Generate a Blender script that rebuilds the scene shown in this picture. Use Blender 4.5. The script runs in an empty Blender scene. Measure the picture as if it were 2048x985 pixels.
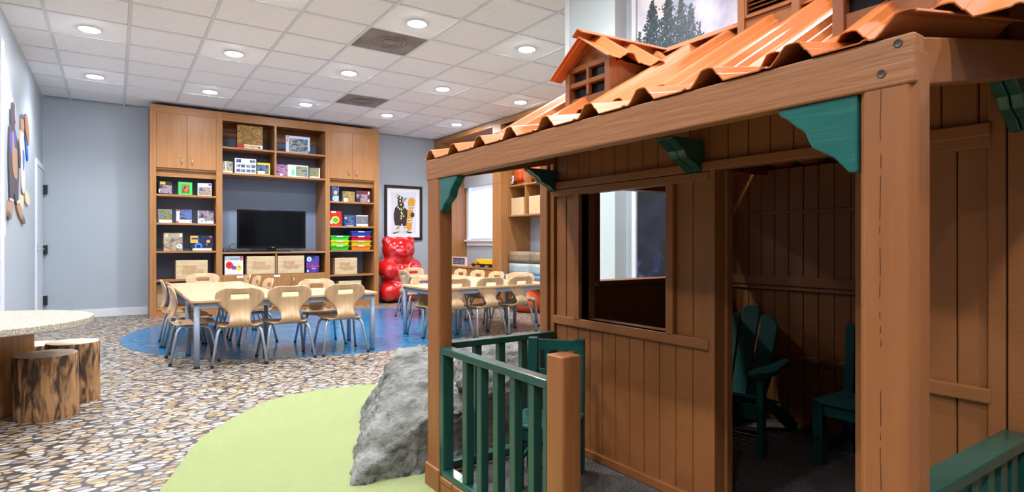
import bpy, bmesh, math, random
from mathutils import Vector, noise, Matrix
random.seed(7)
sc = bpy.context.scene
COL = sc.collection

# ------------------------------------------------------------------ camera, world, exposure
EYE = 1.03
cam_d = bpy.data.cameras.new('camera'); cam = bpy.data.objects.new('camera', cam_d); COL.objects.link(cam)
cam_d.sensor_width = 36; cam_d.lens = 1162 / 2048 * 36; cam_d.shift_y = -3.5 / 2048; cam_d.clip_start = .05
cam.location = (0, 0, EYE); cam.rotation_euler = (math.pi / 2, 0, math.radians(-34.41)); sc.camera = cam
w = bpy.data.worlds.new('world'); sc.world = w; w.use_nodes = True
w.node_tree.nodes['Background'].inputs[0].default_value = (.86, .93, 1, 1)
w.node_tree.nodes['Background'].inputs[1].default_value = .35
sc.view_settings.view_transform = 'Standard'; sc.view_settings.look = 'None'
sc.view_settings.gamma = 1; sc.view_settings.use_curve_mapping = False
sc.view_settings.exposure = 1.2
LAMP_W = 66          # power of one ceiling downlight

# ------------------------------------------------------------------ materials
def srgb(r, g, b):
    return tuple((c / 255 / 12.92 if c / 255 <= .04045 else ((c / 255 + .055) / 1.055) ** 2.4) for c in (r, g, b))
def mat(name, col, rough=.5, col2=None, scale=6, stretch=(1, 1, 1), bump=0, bscale=None, metal=0, spec=.5, emit=0, alpha=1, trans=0, ramp=(.35, .65), detail=4, coat=0, distort=0, bdist=.01):
    m = bpy.data.materials.new(name); m.use_nodes = True
    nt = m.node_tree; N = nt.nodes; L = nt.links; b = N['Principled BSDF']
    b.inputs['Base Color'].default_value = (*col, 1); b.inputs['Roughness'].default_value = rough
    b.inputs['Metallic'].default_value = metal; b.inputs['Specular IOR Level'].default_value = spec
    b.inputs['Coat Weight'].default_value = coat; b.inputs['Coat Roughness'].default_value = .1
    b.inputs['Transmission Weight'].default_value = trans; b.inputs['Alpha'].default_value = alpha
    if emit:
        b.inputs['Emission Color'].default_value = (*col, 1); b.inputs['Emission Strength'].default_value = emit
    if col2 or bump:
        tc = N.new('ShaderNodeTexCoord'); mp = N.new('ShaderNodeMapping'); mp.inputs['Scale'].default_value = stretch
        L.new(tc.outputs['Object'], mp.inputs[0])
        nz = N.new('ShaderNodeTexNoise'); nz.inputs['Scale'].default_value = scale; nz.inputs['Detail'].default_value = detail
        nz.inputs['Distortion'].default_value = distort
        L.new(mp.outputs[0], nz.inputs['Vector'])
        if col2:
            cr = N.new('ShaderNodeValToRGB'); e = cr.color_ramp.elements
            e[0].position, e[1].position = ramp; e[0].color = (*col, 1); e[1].color = (*col2, 1)
            L.new(nz.outputs[0], cr.inputs[0]); L.new(cr.outputs[0], b.inputs['Base Color'])
        if bump:
            n2 = nz
            if bscale:
                n2 = N.new('ShaderNodeTexNoise'); n2.inputs['Scale'].default_value = bscale; n2.inputs['Detail'].default_value = 5
                L.new(mp.outputs[0], n2.inputs['Vector'])
            bp = N.new('ShaderNodeBump'); bp.inputs['Strength'].default_value = bump; bp.inputs['Distance'].default_value = bdist
            L.new(n2.outputs[0], bp.inputs['Height']); L.new(bp.outputs[0], b.inputs['Normal'])
    return m
def pal(name, cols, scale=9, rough=.45, stretch=(1, 1, 1), distort=.6):
    """flat print: blotches of several colours"""
    cols = [tuple(x * .55 for x in c) for c in cols]
    m = mat(name, cols[0], rough, cols[-1], scale, stretch, distort=distort)
    cr = [n for n in m.node_tree.nodes if n.type == 'VALTORGB'][0].color_ramp
    cr.elements[0].position = .28; cr.elements[1].position = .72
    for i, c in enumerate(cols[1:-1], 1):
        e = cr.elements.new(.28 + .44 * i / (len(cols) - 1)); e.color = (*c, 1)
    return m

brown = mat('brown_paint', (.262, .092, .027), .45, (.292, .105, .032), 5, (1, 1, 1), .25, 28, spec=.35)
brown_h = mat('brown_timber_along_y', (.325, .126, .043), .5, (.295, .110, .036), 7, (9, .6, 9), .22, 9)
brown_v = mat('brown_timber_upright', (.298, .104, .030), .45, (.265, .091, .026), 5, (5, 5, .5), .3, 8)
brown_dark = mat('brown_trim_edge', (.20, .078, .033), .5)
green = mat('green_paint', (.009, .066, .050), .3, (.007, .055, .042), 5, bump=.15, bscale=20, coat=.25)
green_c = mat('green_corbel_paint', (.013, .125, .108), .3, (.010, .105, .092), 5, (1, 1, 6), .2, 9, coat=.2)
green_d = mat('green_chair_paint', (.008, .075, .066), .45, (.006, .058, .052), 6, bump=.15, bscale=25, spec=.22)
roofm = mat('terracotta_metal', (.57, .172, .043), .36, (.52, .15, .038), 3, coat=.45)
roof_edge = mat('roof_cap_metal', (.46, .15, .06), .35)
wood = mat('cabinet_veneer', srgb(172, 120, 72), .38, srgb(158, 105, 58), 3, (14, 14, .7))
wood_h = mat('cabinet_veneer_across', srgb(172, 121, 73), .38, srgb(158, 105, 58), 3, (.7, 14, 14))
maple = mat('maple_veneer', srgb(202, 170, 134), .38, srgb(188, 151, 112), 3, (14, 2, 1.2), coat=.15, distort=.8)
maple_t = mat('maple_laminate', srgb(207, 175, 142), .32, srgb(199, 166, 132), 3, (10, 1, 10), coat=.2)
maple_e = mat('maple_edge', srgb(196, 150, 104), .4)
steel = mat('grey_painted_steel', srgb(150, 157, 168), .35, metal=.3)
steel_t = mat('grey_table_frame', srgb(140, 152, 172), .4)
blackp = mat('black_plastic', (.012, .012, .014), .4)
chrome = mat('chrome', (.75, .75, .76), .2, metal=1)
white = mat('white_trim', srgb(226, 230, 238), .4)
wallm = mat('wall_paint', srgb(172, 182, 193), .55)
slate = mat('slate_paint', (.25, .33, .48), .6)
tilem = mat('ceiling_tile', srgb(243, 243, 243), .8, srgb(236, 236, 237), 60, bump=.12, bscale=120)
tilem2 = mat('ceiling_tile_warm', srgb(226, 224, 220), .8, srgb(216, 214, 211), 60, bump=.12, bscale=120)
railm = mat('ceiling_grid', srgb(214, 217, 220), .5)
grille = mat('diffuser_grey', srgb(150, 145, 142), .6, srgb(122, 112, 108), 3)
carpet = mat('dark_carpet', (.035, .03, .028), .95, (.20, .18, .17), 260, bump=.6, bscale=300, ramp=(.42, .62))
turf = mat('lime_carpet', (.245, .285, .105), .95, (.305, .35, .155), 220, bump=.7, bscale=260, ramp=(.3, .7))
stonetop = mat('speckled_stone', srgb(136, 126, 108), .3, srgb(196, 188, 174), 150, ramp=(.4, .58), coat=.2)
redgloss = mat('red_gloss', (.60, .008, .010), .1, coat=1)
rock = mat('grey_rock', (.075, .073, .060), .9, (.235, .23, .217), 7, bump=1, bscale=30, ramp=(.36, .64), detail=9, bdist=.03)
bark = mat('bark', (.05, .026, .014), .75, (.42, .215, .09), 3.6, (6, 6, 1.3), 1, 12, ramp=(.40, .60), detail=10, distort=1.0)
endgrain = mat('stump_top', (.34, .26, .19), .8, (.52, .43, .34), 14, ramp=(.3, .7), bump=.3, bscale=30)
screen = mat('tv_screen', (.003, .003, .004), .08, spec=.12)
glass_dark = mat('dark_pane', (.008, .009, .012), .06)
lamp = mat('lamp_lens', (.95, .98, 1), .5, emit=80)
paper = mat('paper', srgb(238, 240, 246), .6)
crate = mat('pale_crate_wood', srgb(214, 188, 150), .5, srgb(198, 168, 126), 4, (1.2, 8, 9))
burnt = mat('burnt_mark', srgb(196, 156, 112), .6, srgb(182, 140, 96), 40)
orange_f = mat('orange_fabric', (.62, .09, .012), .6, (.5, .06, .01), 4, bump=.4, bscale=8)
tan_f = mat('tan_cushion', srgb(150, 128, 104), .8, srgb(128, 106, 84), 40)
pale_f = mat('pale_cushion', srgb(176, 184, 180), .8, srgb(150, 160, 158), 40)
blue_f = mat('blue_cushion', srgb(96, 136, 176), .8)
C = lambda *c: srgb(*c)
_flat = {}
def flat(r, g, b, rough=.45):
    k = (r, g, b, rough)
    if k not in _flat: _flat[k] = mat('colour_%d_%d_%d' % (r, g, b), srgb(r, g, b), rough)
    return _flat[k]

def pebble_material():
    m = bpy.data.materials.new('pebble_print_vinyl'); m.use_nodes = True
    nt = m.node_tree; N = nt.nodes; L = nt.links; b = N['Principled BSDF']
    tc = N.new('ShaderNodeTexCoord'); mp = N.new('ShaderNodeMapping')
    mp.inputs['Rotation'].default_value = (0, 0, math.radians(34)); mp.inputs['Scale'].default_value = (15, 26, 1)
    L.new(tc.outputs['Object'], mp.inputs[0])
    nd = N.new('ShaderNodeTexNoise'); nd.inputs['Scale'].default_value = .55; L.new(mp.outputs[0], nd.inputs['Vector'])
    mx = N.new('ShaderNodeMixRGB'); mx.blend_type = 'LINEAR_LIGHT'; mx.inputs[0].default_value = .3
    L.new(mp.outputs[0], mx.inputs[1]); L.new(nd.outputs['Color'], mx.inputs[2])
    ve = N.new('ShaderNodeTexVoronoi'); ve.voronoi_dimensions = '2D'; ve.feature = 'DISTANCE_TO_EDGE'; ve.inputs['Scale'].default_value = 1
    vc = N.new('ShaderNodeTexVoronoi'); vc.voronoi_dimensions = '2D'; vc.inputs['Scale'].default_value = 1
    L.new(mx.outputs[0], ve.inputs['Vector']); L.new(mx.outputs[0], vc.inputs['Vector'])
    sp = N.new('ShaderNodeSeparateColor'); L.new(vc.outputs['Color'], sp.inputs[0])
    cr = N.new('ShaderNodeValToRGB'); cr.color_ramp.interpolation = 'CONSTANT'
    cols = [(206, 176, 138), (232, 218, 204), (190, 158, 118), (196, 192, 192), (222, 196, 160), (226, 220, 216), (160, 148, 138), (214, 182, 150), (200, 196, 198), (178, 150, 122), (238, 226, 212)]
    e = cr.color_ramp.elements; e[0].color = (*srgb(*cols[0]), 1); e[1].position = 1 / len(cols); e[1].color = (*srgb(*cols[1]), 1)
    for i, c in enumerate(cols[2:], 2):
        x = e.new(i / len(cols)); x.color = (*srgb(*c), 1)
    L.new(sp.outputs[0], cr.inputs[0])
    fn = N.new('ShaderNodeTexNoise'); fn.inputs['Scale'].default_value = 3.5; fn.inputs['Detail'].default_value = 5; L.new(mp.outputs[0], fn.inputs['Vector'])
    sh = N.new('ShaderNodeMapRange'); sh.inputs[1].default_value = .3; sh.inputs[2].default_value = .75; sh.inputs[3].default_value = .38; sh.inputs[4].default_value = .76
    L.new(fn.outputs[0], sh.inputs[0])
    mul = N.new('ShaderNodeMixRGB'); mul.blend_type = 'MULTIPLY'; mul.inputs[0].default_value = 1
    L.new(cr.outputs[0], mul.inputs[1]); L.new(sh.outputs[0], mul.inputs[2])
    ed0 = N.new('ShaderNodeMapRange'); ed0.inputs[1].default_value = .03; ed0.inputs[2].default_value = .14; L.new(ve.outputs['Distance'], ed0.inputs[0])
    rd = N.new('ShaderNodeMapRange'); rd.inputs[1].default_value = .60; rd.inputs[2].default_value = .48; L.new(vc.outputs['Distance'], rd.inputs[0])
    ed = N.new('ShaderNodeMath'); ed.operation = 'MULTIPLY'; L.new(ed0.outputs[0], ed.inputs[0]); L.new(rd.outputs[0], ed.inputs[1])
    gap = N.new('ShaderNodeMixRGB'); gap.inputs[1].default_value = (*srgb(58, 54, 54), 1)
    L.new(ed.outputs[0], gap.inputs[0]); L.new(mul.outputs[0], gap.inputs[2]); L.new(gap.outputs[0], b.inputs['Base Color'])
    b.inputs['Roughness'].default_value = .38; b.inputs['Specular IOR Level'].default_value = .4
    return m
def water_material():
    m = mat('water_print_vinyl', (.004, .082, .20), .2, (.012, .19, .40), 4, (2.5, 5, 1), ramp=(.32, .66), detail=6, distort=1.4)
    nt = m.node_tree; N = nt.nodes; L = nt.links; b = N['Principled BSDF']
    tc = N.new('ShaderNodeTexCoord'); mp = N.new('ShaderNodeMapping'); mp.inputs['Rotation'].default_value = (0, 0, math.radians(34)); mp.inputs['Scale'].default_value = (5, 15, 1)
    L.new(tc.outputs['Object'], mp.inputs[0])
    nz = N.new('ShaderNodeTexNoise'); nz.inputs['Scale'].default_value = 2.2; nz.inputs['Detail'].default_value = 5; nz.inputs['Distortion'].default_value = 1.5
    L.new(mp.outputs[0], nz.inputs['Vector'])
    mr = N.new('ShaderNodeMapRange'); mr.inputs[1].default_value = .62; mr.inputs[2].default_value = .74; L.new(nz.outputs[0], mr.inputs[0])
    cr = [n for n in N if n.type == 'VALTORGB'][0]
    mx = N.new('ShaderNodeMixRGB'); mx.inputs[2].default_value = (.28, .55, .75, 1)
    L.new(mr.outputs[0], mx.inputs[0]); L.new(cr.outputs[0], mx.inputs[1]); L.new(mx.outputs[0], b.inputs['Base Color'])
    return m
def mural_material():
    """printed picture: pale sky with clouds above, dark wood and blue water below"""
    m = bpy.data.materials.new('forest_mural_print'); m.use_nodes = True
    nt = m.node_tree; N = nt.nodes; L = nt.links; b = N['Principled BSDF']; b.inputs['Roughness'].default_value = .35
    tc = N.new('ShaderNodeTexCoord'); sx = N.new('ShaderNodeSeparateXYZ'); L.new(tc.outputs['Object'], sx.inputs[0])
    nz = N.new('ShaderNodeTexNoise'); nz.inputs['Scale'].default_value = 2.3; nz.inputs['Detail'].default_value = 6; L.new(tc.outputs['Object'], nz.inputs['Vector'])
    sky = N.new('ShaderNodeValToRGB'); e = sky.color_ramp.elements
    e[0].position = .40; e[0].color = (*srgb(150, 158, 206), 1); e[1].position = .62; e[1].color = (*srgb(244, 240, 246), 1); L.new(nz.outputs[0], sky.inputs[0])
    n2 = N.new('ShaderNodeTexNoise'); n2.inputs['Scale'].default_value = 7; n2.inputs['Detail'].default_value = 8; L.new(tc.outputs['Object'], n2.inputs['Vector'])
    low = N.new('ShaderNodeValToRGB'); e = low.color_ramp.elements
    e[0].position = .42; e[0].color = (*srgb(18, 21, 30), 1); e[1].position = .9; e[1].color = (*srgb(40, 48, 76), 1); L.new(n2.outputs[0], low.inputs[0])
    wat = N.new('ShaderNodeValToRGB'); e = wat.color_ramp.elements
    e[0].position = .52; e[0].color = (*srgb(20, 25, 44), 1); e[1].position = .72; e[1].color = (*srgb(84, 100, 176), 1); L.new(n2.outputs[0], wat.inputs[0])
    k1 = N.new('ShaderNodeMapRange'); k1.inputs[1].default_value = 1.5; k1.inputs[2].default_value = 1.75; L.new(sx.outputs[2], k1.inputs[0])
    k2 = N.new('ShaderNodeMapRange'); k2.inputs[1].default_value = 1.0; k2.inputs[2].default_value = .85; L.new(sx.outputs[2], k2.inputs[0])
    a = N.new('ShaderNodeMixRGB'); L.new(k2.outputs[0], a.inputs[0]); L.new(low.outputs[0], a.inputs[1]); L.new(wat.outputs[0], a.inputs[2])
    c = N.new('ShaderNodeMixRGB'); L.new(k1.outputs[0], c.inputs[0]); L.new(a.outputs[0], c.inputs[1]); L.new(sky.outputs[0], c.inputs[2])
    L.new(c.outputs[0], b.inputs['Base Color'])
    return m

# ------------------------------------------------------------------ mesh helpers
class MB:
    def __init__(s): s.v = []; s.f = []
    def add(s, vs, fs):
        n = len(s.v); s.v += [tuple(p) for p in vs]; s.f += [tuple(i + n for i in f) for f in fs]; return s
    def box(s, x0, x1, y0, y1, z0, z1):
        x0, x1 = sorted((x0, x1)); y0, y1 = sorted((y0, y1)); z0, z1 = sorted((z0, z1))
        return s.add([(x0, y0, z0), (x1, y0, z0), (x1, y1, z0), (x0, y1, z0), (x0, y0, z1), (x1, y0, z1), (x1, y1, z1), (x0, y1, z1)],
                     [(0, 3, 2, 1), (4, 5, 6, 7), (0, 1, 5, 4), (1, 2, 6, 5), (2, 3, 7, 6), (3, 0, 4, 7)])
    def prism(s, pts, axis, a0, a1):
        """extrude the 2-D outline along axis (0: pts are y,z; 1: x,z; 2: x,y)"""
        def P(p, a): return (a, p[0], p[1]) if axis == 0 else (p[0], a, p[1]) if axis == 1 else (p[0], p[1], a)
        n = len(pts)
        area = sum(pts[i][0] * pts[(i + 1) % n][1] - pts[(i + 1) % n][0] * pts[i][1] for i in range(n))
        if (area < 0) != (axis == 1): pts = list(reversed(pts))
        if a0 > a1: a0, a1 = a1, a0
        vs = [P(p, a0) for p in pts] + [P(p, a1) for p in pts]
        fs = [tuple(reversed(range(n))), tuple(range(n, 2 * n))] + [(i, (i + 1) % n, (i + 1) % n + n, i + n) for i in range(n)]
        return s.add(vs, fs)
    def tube(s, path, r, n=8, cap=True):
        path = [Vector(p) for p in path]; rs = r if isinstance(r, (list, tuple)) else [r] * len(path)
        ref = None; vs = []; fs = []
        for i, p in enumerate(path):
            d = (path[min(i + 1, len(path) - 1)] - path[max(i - 1, 0)]).normalized()
            if ref is None: ref = d.orthogonal().normalized()
            u = (ref - d * ref.dot(d)).normalized(); ref = u; q = d.cross(u)
            vs += [p + (u * math.cos(2 * math.pi * k / n) + q * math.sin(2 * math.pi * k / n)) * rs[i] for k in range(n)]
        for i in range(len(path) - 1):
            fs += [(i * n + k, i * n + (k + 1) % n, (i + 1) * n + (k + 1) % n, (i + 1) * n + k) for k in range(n)]
        if cap: fs += [tuple(reversed(range(n))), tuple(range((len(path) - 1) * n, len(path) * n))]
        return s.add(vs, fs)
    def lathe(s, prof, n=24, c=(0, 0, 0)):
        vs = []; fs = []
        for r, z in prof: vs += [(c[0] + r * math.cos(2 * math.pi * k / n), c[1] + r * math.sin(2 * math.pi * k / n), c[2] + z) for k in range(n)]
        for i in range(len(prof) - 1):
            fs += [(i * n + k, i * n + (k + 1) % n, (i + 1) * n + (k + 1) % n, (i + 1) * n + k) for k in range(n)]
        fs += [tuple(reversed(range(n))), tuple(range((len(prof) - 1) * n, len(prof) * n))]
        return s.add(vs, fs)
    def sphere(s, c, r, n=14, m=9):
        r = r if isinstance(r, (list, tuple)) else (r, r, r)
        prof = [(max(1e-4, math.sin(math.pi * i / m)), -math.cos(math.pi * i / m)) for i in range(m + 1)]
        t = MB().lathe(prof, n)
        return s.add([(c[0] + p[0] * r[0], c[1] + p[1] * r[1], c[2] + p[2] * r[2]) for p in t.v], t.f)

ORG = {}
def obj(name, mb, m, parent=None, bevel=0, smooth=False, label=None, solid=0, kind=None):
    """one mesh object; a part when it has a parent, otherwise its origin is put at its base"""
    v = mb.v
    if parent: o3 = ORG[parent.name]
    else:
        xs, ys, zs = zip(*v); o3 = Vector(((min(xs) + max(xs)) / 2, (min(ys) + max(ys)) / 2, min(zs)))
    me = bpy.data.meshes.new(name); me.from_pydata([(p[0] - o3[0], p[1] - o3[1], p[2] - o3[2]) for p in v], [], mb.f); me.update()
    me.materials.append(m)
    o = bpy.data.objects.new(name, me); COL.objects.link(o)
    if parent: o.parent = parent
    else: o.location = o3
    ORG[o.name] = Vector(o3)
    if smooth:
        for p in me.polygons: p.use_smooth = True
    if solid:
        k = o.modifiers.new('thickness', 'SOLIDIFY'); k.thickness = solid; k.offset = 0
    if bevel:
        k = o.modifiers.new('bevel', 'BEVEL'); k.width = bevel; k.segments = 2; k.limit_method = 'ANGLE'; k.angle_limit = math.radians(40)
    if label: o['label'] = label
    if kind: o['kind'] = kind
    return o
def B(*a): return MB().box(*a)
def thing(name, label, cat, loc=(0, 0, 0), group=None, kind=None):
    o = bpy.data.objects.new(name, None); COL.objects.link(o); o.location = loc; o.empty_display_size = .1
    ORG[o.name] = Vector(loc)
    if kind: o['kind'] = kind
    else: tag(o, label, cat, group)
    return o
def tag(o, label, cat, group=None):
    o['label'] = label; o['category'] = cat
    if group: o['group'] = group
    return o
def struct(name, mb, m, **k): return obj(name, mb, m, kind='structure', **k)
def copy_tree(o, parent=None):
    c = o.copy(); COL.objects.link(c); c.parent = parent
    if parent is None: ORG[c.name] = Vector((0, 0, 0))
    for ch in [x for x in o.children]: copy_tree(ch, c)
    return c
def place(o, x, y, z=0, rz=0): o.location = (x, y, z); o.rotation_euler = (0, 0, rz)
def bake(o):
    """replace the mesh by its evaluated one and drop the modifiers"""
    bpy.context.view_layer.update()
    dg = bpy.context.evaluated_depsgraph_get()
    me = bpy.data.meshes.new_from_object(o.evaluated_get(dg)); o.modifiers.clear(); o.data = me; return o
def text(name, s, size, loc, rot, m, parent, depth=.001, align='CENTER', sx=1):
    cu = bpy.data.curves.new(name, 'FONT'); cu.body = s; cu.size = size; cu.extrude = depth; cu.align_x = align
    t = bpy.data.objects.new(name + '_tmp', cu); me = bpy.data.meshes.new_from_object(t)
    Rm = rot if isinstance(rot, Matrix) else (Matrix.Rotation(rot[2], 4, 'Z') @ Matrix.Rotation(rot[0], 4, 'X') @ Matrix.Rotation(rot[1], 4, 'Y'))
    M = Matrix.Translation(Vector(loc) - ORG[parent.name]) @ Rm @ Matrix.Diagonal((sx, 1, 1, 1))
    me.transform(M); me.materials.clear(); me.materials.append(m)
    o = bpy.data.objects.new(name, me); COL.objects.link(o); o.parent = parent; ORG[o.name] = ORG[parent.name].copy()
    bpy.data.objects.remove(t); return o
ORD = ['first', 'second', 'third', 'fourth', 'fifth', 'sixth', 'seventh', 'eighth']

# ------------------------------------------------------------------ room shell
CEIL = 3.03; LX, BY, RX = -.8, 10.07, 5.66
floor = struct('floor', B(-4.7, RX + .1, -3.6, BY + .1, -.1, 0), pebble_material())
struct('wall_left', B(LX - .1, LX, 6.46, BY + .1, 0, CEIL + .1), wallm)
struct('wall_return', B(-4.6, LX, 6.36, 6.459, 0, CEIL + .1), wallm)
struct('wall_far_left', B(-4.7, -4.6, -3.5, 6.46, 0, CEIL + .1), wallm)
struct('wall_front', B(-4.7, 3.3, -3.6, -3.5, 0, CEIL + .1), wallm)
struct('wall_back', B(LX, RX, BY, BY + .1, 0, CEIL + .1), wallm)
struct('wall_right', B(RX, RX + .1, 3.6, BY + .1, 0, CEIL + .1), wallm)
struct('baseboard_back', B(LX, .41, BY - .015, BY, 0, .115), white, bevel=.004)
struct('baseboard_left', B(LX, LX + .015, 6.65, 9.16, 0, .115), white, bevel=.004)
# wall with the mural behind the playhouse, and the pier at its end
struct('wall_mural', B(3.115, 3.3, -3.5, 3.057, 0, CEIL + .1), wallm)
struct('wall_pier', B(3.0, 3.6, 3.057, 3.611, 0, CEIL + .1), mat('pier_paint', srgb(196, 208, 212), .5), bevel=.003)
struct('wall_pier_back', B(3.6, RX, 3.45, 3.611, 0, CEIL + .1), wallm)
struct('trim_1', MB().box(2.992, 3.003, 3.56, 3.615, 0, CEIL), white, bevel=.002)

ceiling = thing('ceiling', None, None, (0, 0, CEIL), kind='structure')
obj('ceiling_slab', B(-4.7, RX + .1, -3.6, BY + .1, CEIL + .03, CEIL + .12), flat(150, 150, 150), ceiling)
obj('ceiling_field', B(-4.6, LX - .1, -3.5, 6.36, CEIL + .004, CEIL + .02), tilem, ceiling); obj('ceiling_field', B(LX - .1, 3.1, -3.5, -.66, CEIL + .004, CEIL + .02), tilem, ceiling)
GX, GY, GS = -.494, 6.358, .6095
tile_me = obj('ceiling_tile', B(-.291, .291, -.291, .291, CEIL + .006, CEIL + .022), tilem, ceiling, bevel=.003)
first = True
diff_cells = [(1.96, 2.55, 5.14, 5.73), (2.58, 3.16, 7.58, 8.18)]
LIGHTS = [(-.188 + 1.2245 * i, y) for y in (8.51, 6.667, 4.82, 2.98, 1.14, -.70) for i in range(5)]
for i in range(-1, 10):
    for j in range(-11, 6):
        x = GX + GS * (i + .5); y = GY + GS * (j + .5)
        if i == -1: x0, x1 = LX + .012, GX - .012
        elif i == 9: x0, x1 = x - .291, RX
        else: x0, x1 = x - .291, x + .291
        y0, y1 = y - .291, min(y + .291, BY)
        if y1 - y0 < .05 or x1 < x0: continue
        if any(abs((a + b) / 2 - x) < .2 and abs((c + d) / 2 - y) < .2 for a, b, c, d in diff_cells): continue
        if first: o = tile_me; first = False
        else: o = tile_me.copy(); COL.objects.link(o)
        o.parent = ceiling
        o.location = ((x0 + x1) / 2, (y0 + y1) / 2, random.uniform(-.0012, .0012)); o.scale = ((x1 - x0) / .582, (y1 - y0) / .582, 1)
        o.rotation_euler = (random.uniform(-.0015, .0015), random.uniform(-.0015, .0015), 0)
for i in range(0, 10):
    x = GX + GS * i; obj('ceiling_rail', B(x - .0135, x + .0135, -.66, BY, CEIL - .001, CEIL + .02), railm, ceiling)
for j in range(-11, 6):
    y = GY + GS * j
    if y < BY: obj('ceiling_rail', B(LX, RX, y - .0135, y + .0135, CEIL + .0005, CEIL + .02), railm, ceiling)
obj('ceiling_edge_rail', B(LX, LX + .02, -.5, BY, CEIL - .003, CEIL + .012), railm, ceiling)
for k, (x0, x1, y0, y1) in enumerate(diff_cells):
    cx, cy = (x0 + x1) / 2, (y0 + y1) / 2
    d = thing('air_diffuser', ('dusty grey square air diffuser panel set in the ceiling, nearer one' if k == 0 else 'dusty grey square air diffuser panel set in the ceiling, farther one'), 'vent', (cx, cy, CEIL), 'grey ceiling air diffusers')
    obj('diffuser_panel', B(cx - .29, cx + .29, cy - .29, cy + .29, CEIL + .004, CEIL + .02), grille, d)
    mb = MB()
    for q in range(3):
        r = .17 - .045 * q; mb.tube([(cx + r * math.cos(t * math.pi / 12), cy + r * math.sin(t * math.pi / 12), CEIL + .003) for t in range(25)], .004, 5)
    obj('diffuser_ring', mb, flat(112, 100, 96), d)
rowname = ['row by the back wall', 'second row from back wall', 'third row from back wall', 'fourth row from back wall', 'fifth row from back wall', 'sixth row from back wall']
colname = ['nearest the left wall', 'second from the left wall', 'third from the left wall', 'fourth from the left wall', 'fifth from the left wall']
LIGHTS = [(x, y, '%s, %s' % (colname[n % 5], rowname[n // 5])) for n, (x, y) in enumerate(LIGHTS) if not (y < 4 and x > 2.5)]
LIGHTS += [(-.188 - 1.2245 * i, y, 'over the open left bay, %s row' % ORD[j]) for i in (1,) for j, y in enumerate((4.82, 2.98, 1.14, -.70))]
for n, (x, y, where) in enumerate(LIGHTS):
    d = thing('ceiling_downlight', 'round white downlight, ' + where, 'ceiling light', (x, y, CEIL), 'recessed ceiling downlights')
    obj('trim_ring', MB().lathe([(.098, .004), (.1, -.004), (.086, -.008), (.08, -.004), (.08, .004)], 24, (x, y, CEIL)), white, d, smooth=False)
    obj('lens', MB().lathe([(.079, .003), (.079, -.006), (.072, -.012), (.045, -.018), (.01, -.02)], 24, (x, y, CEIL)), lamp, d)
    ld = bpy.data.lights.new('downlight_glow', 'SPOT'); ld.energy = LAMP_W; ld.spot_size = math.radians(140); ld.spot_blend = .75; ld.shadow_soft_size = .06; ld.color = (.93, .965, 1)
    lo = bpy.data.objects.new('downlight_glow', ld); COL.objects.link(lo); lo.parent = d; lo.location = (0, 0, -.02)

# left door, light switch and trim
dr = thing('door_1', None, None, (LX, 9.6, 0), kind='structure')
obj('door_frame', MB().box(LX, LX + .02, 9.16, 9.235, 0, 2.09).box(LX, LX + .02, 9.235, BY - .01, 2.02, 2.09), white, dr, bevel=.004)
obj('door_panel', B(LX, LX + .012, 9.24, BY - .03, .005, 2.015), flat(198, 208, 222), dr, bevel=.002)
for z in (.27, .955, 1.77):
    obj('hinge', MB().box(LX + .012, LX + .05, BY - .06, BY - .004, z - .06, z + .06).tube([(LX + .05, BY - .03, z - .065), (LX + .05, BY - .03, z + .065)], .008), flat(28, 28, 30), dr)
h = MB().box(LX + .012, LX + .018, 9.27, 9.32, .93, 1.04).tube([(LX + .018, 9.295, .97), (LX + .06, 9.295, .97), (LX + .065, 9.31, .97), (LX + .065, 9.42, .968)], .009)
obj('door_handle', h, chrome, dr)
struct('trim_2', B(LX, LX + .018, 6.46, 6.63, 0, 2.78), white, bevel=.004)
sw = thing('light_switch', 'white light switch plate low on the left wall', 'light switch', (LX, 6.75, 1.17))
obj('switch_plate', B(LX, LX + .006, 6.7, 6.8, 1.1, 1.23), white, sw, bevel=.002); obj('rocker', B(LX + .006, LX + .01, 6.73, 6.77, 1.13, 1.2), paper, sw)

# ------------------------------------------------------------------ floor coverings
n = 120
tag(obj('floor_inlay', MB().prism([(2.1 + 2.05 * math.cos(2 * math.pi * k / n), 7.38 + 2.05 * math.sin(2 * math.pi * k / n)) for k in range(n)], 2, -.001, .0025), water_material()),
    'round blue rippled water print set in the pebble floor', 'floor inlay')
edge = [(.0, .6), (.02, 1.6), (.07, 2.3), (.105, 2.6), (.154, 2.819), (.221, 2.995), (.291, 3.23), (.374, 3.454), (.463, 3.593), (.628, 3.824), (.768, 3.965), (.916, 4.083), (1.125, 4.13), (1.368, 4.118), (1.6, 4.067), (1.9, 3.97), (2.3, 3.8), (2.9, 3.55), (2.98, 3.5), (2.98, 3.04), (3.1, 3.04), (3.1, .6)]
def smooth_line(p, it=2):
    for _ in range(it):
        q = [p[0]]
        for a, b in zip(p, p[1:]): q += [(a[0] * .75 + b[0] * .25, a[1] * .75 + b[1] * .25), (a[0] * .25 + b[0] * .75, a[1] * .25 + b[1] * .75)]
        p = q + [p[-1]]
    return p
tag(obj('turf_carpet', MB().prism(smooth_line(edge[:17]) + edge[17:], 2, -.001, .007), turf), 'lime green carpet with a curved edge under the playhouse', 'carpet')

# ------------------------------------------------------------------ the playhouse
PH = thing('playhouse', 'brown timber playhouse with orange corrugated roof and green porch railings', 'playhouse', (1.105, 1.3, 0))
PX, WX, BX = 1.105, 1.784, 3.05       # porch front, front wall, back wall (inside face)
DK = .055
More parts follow.
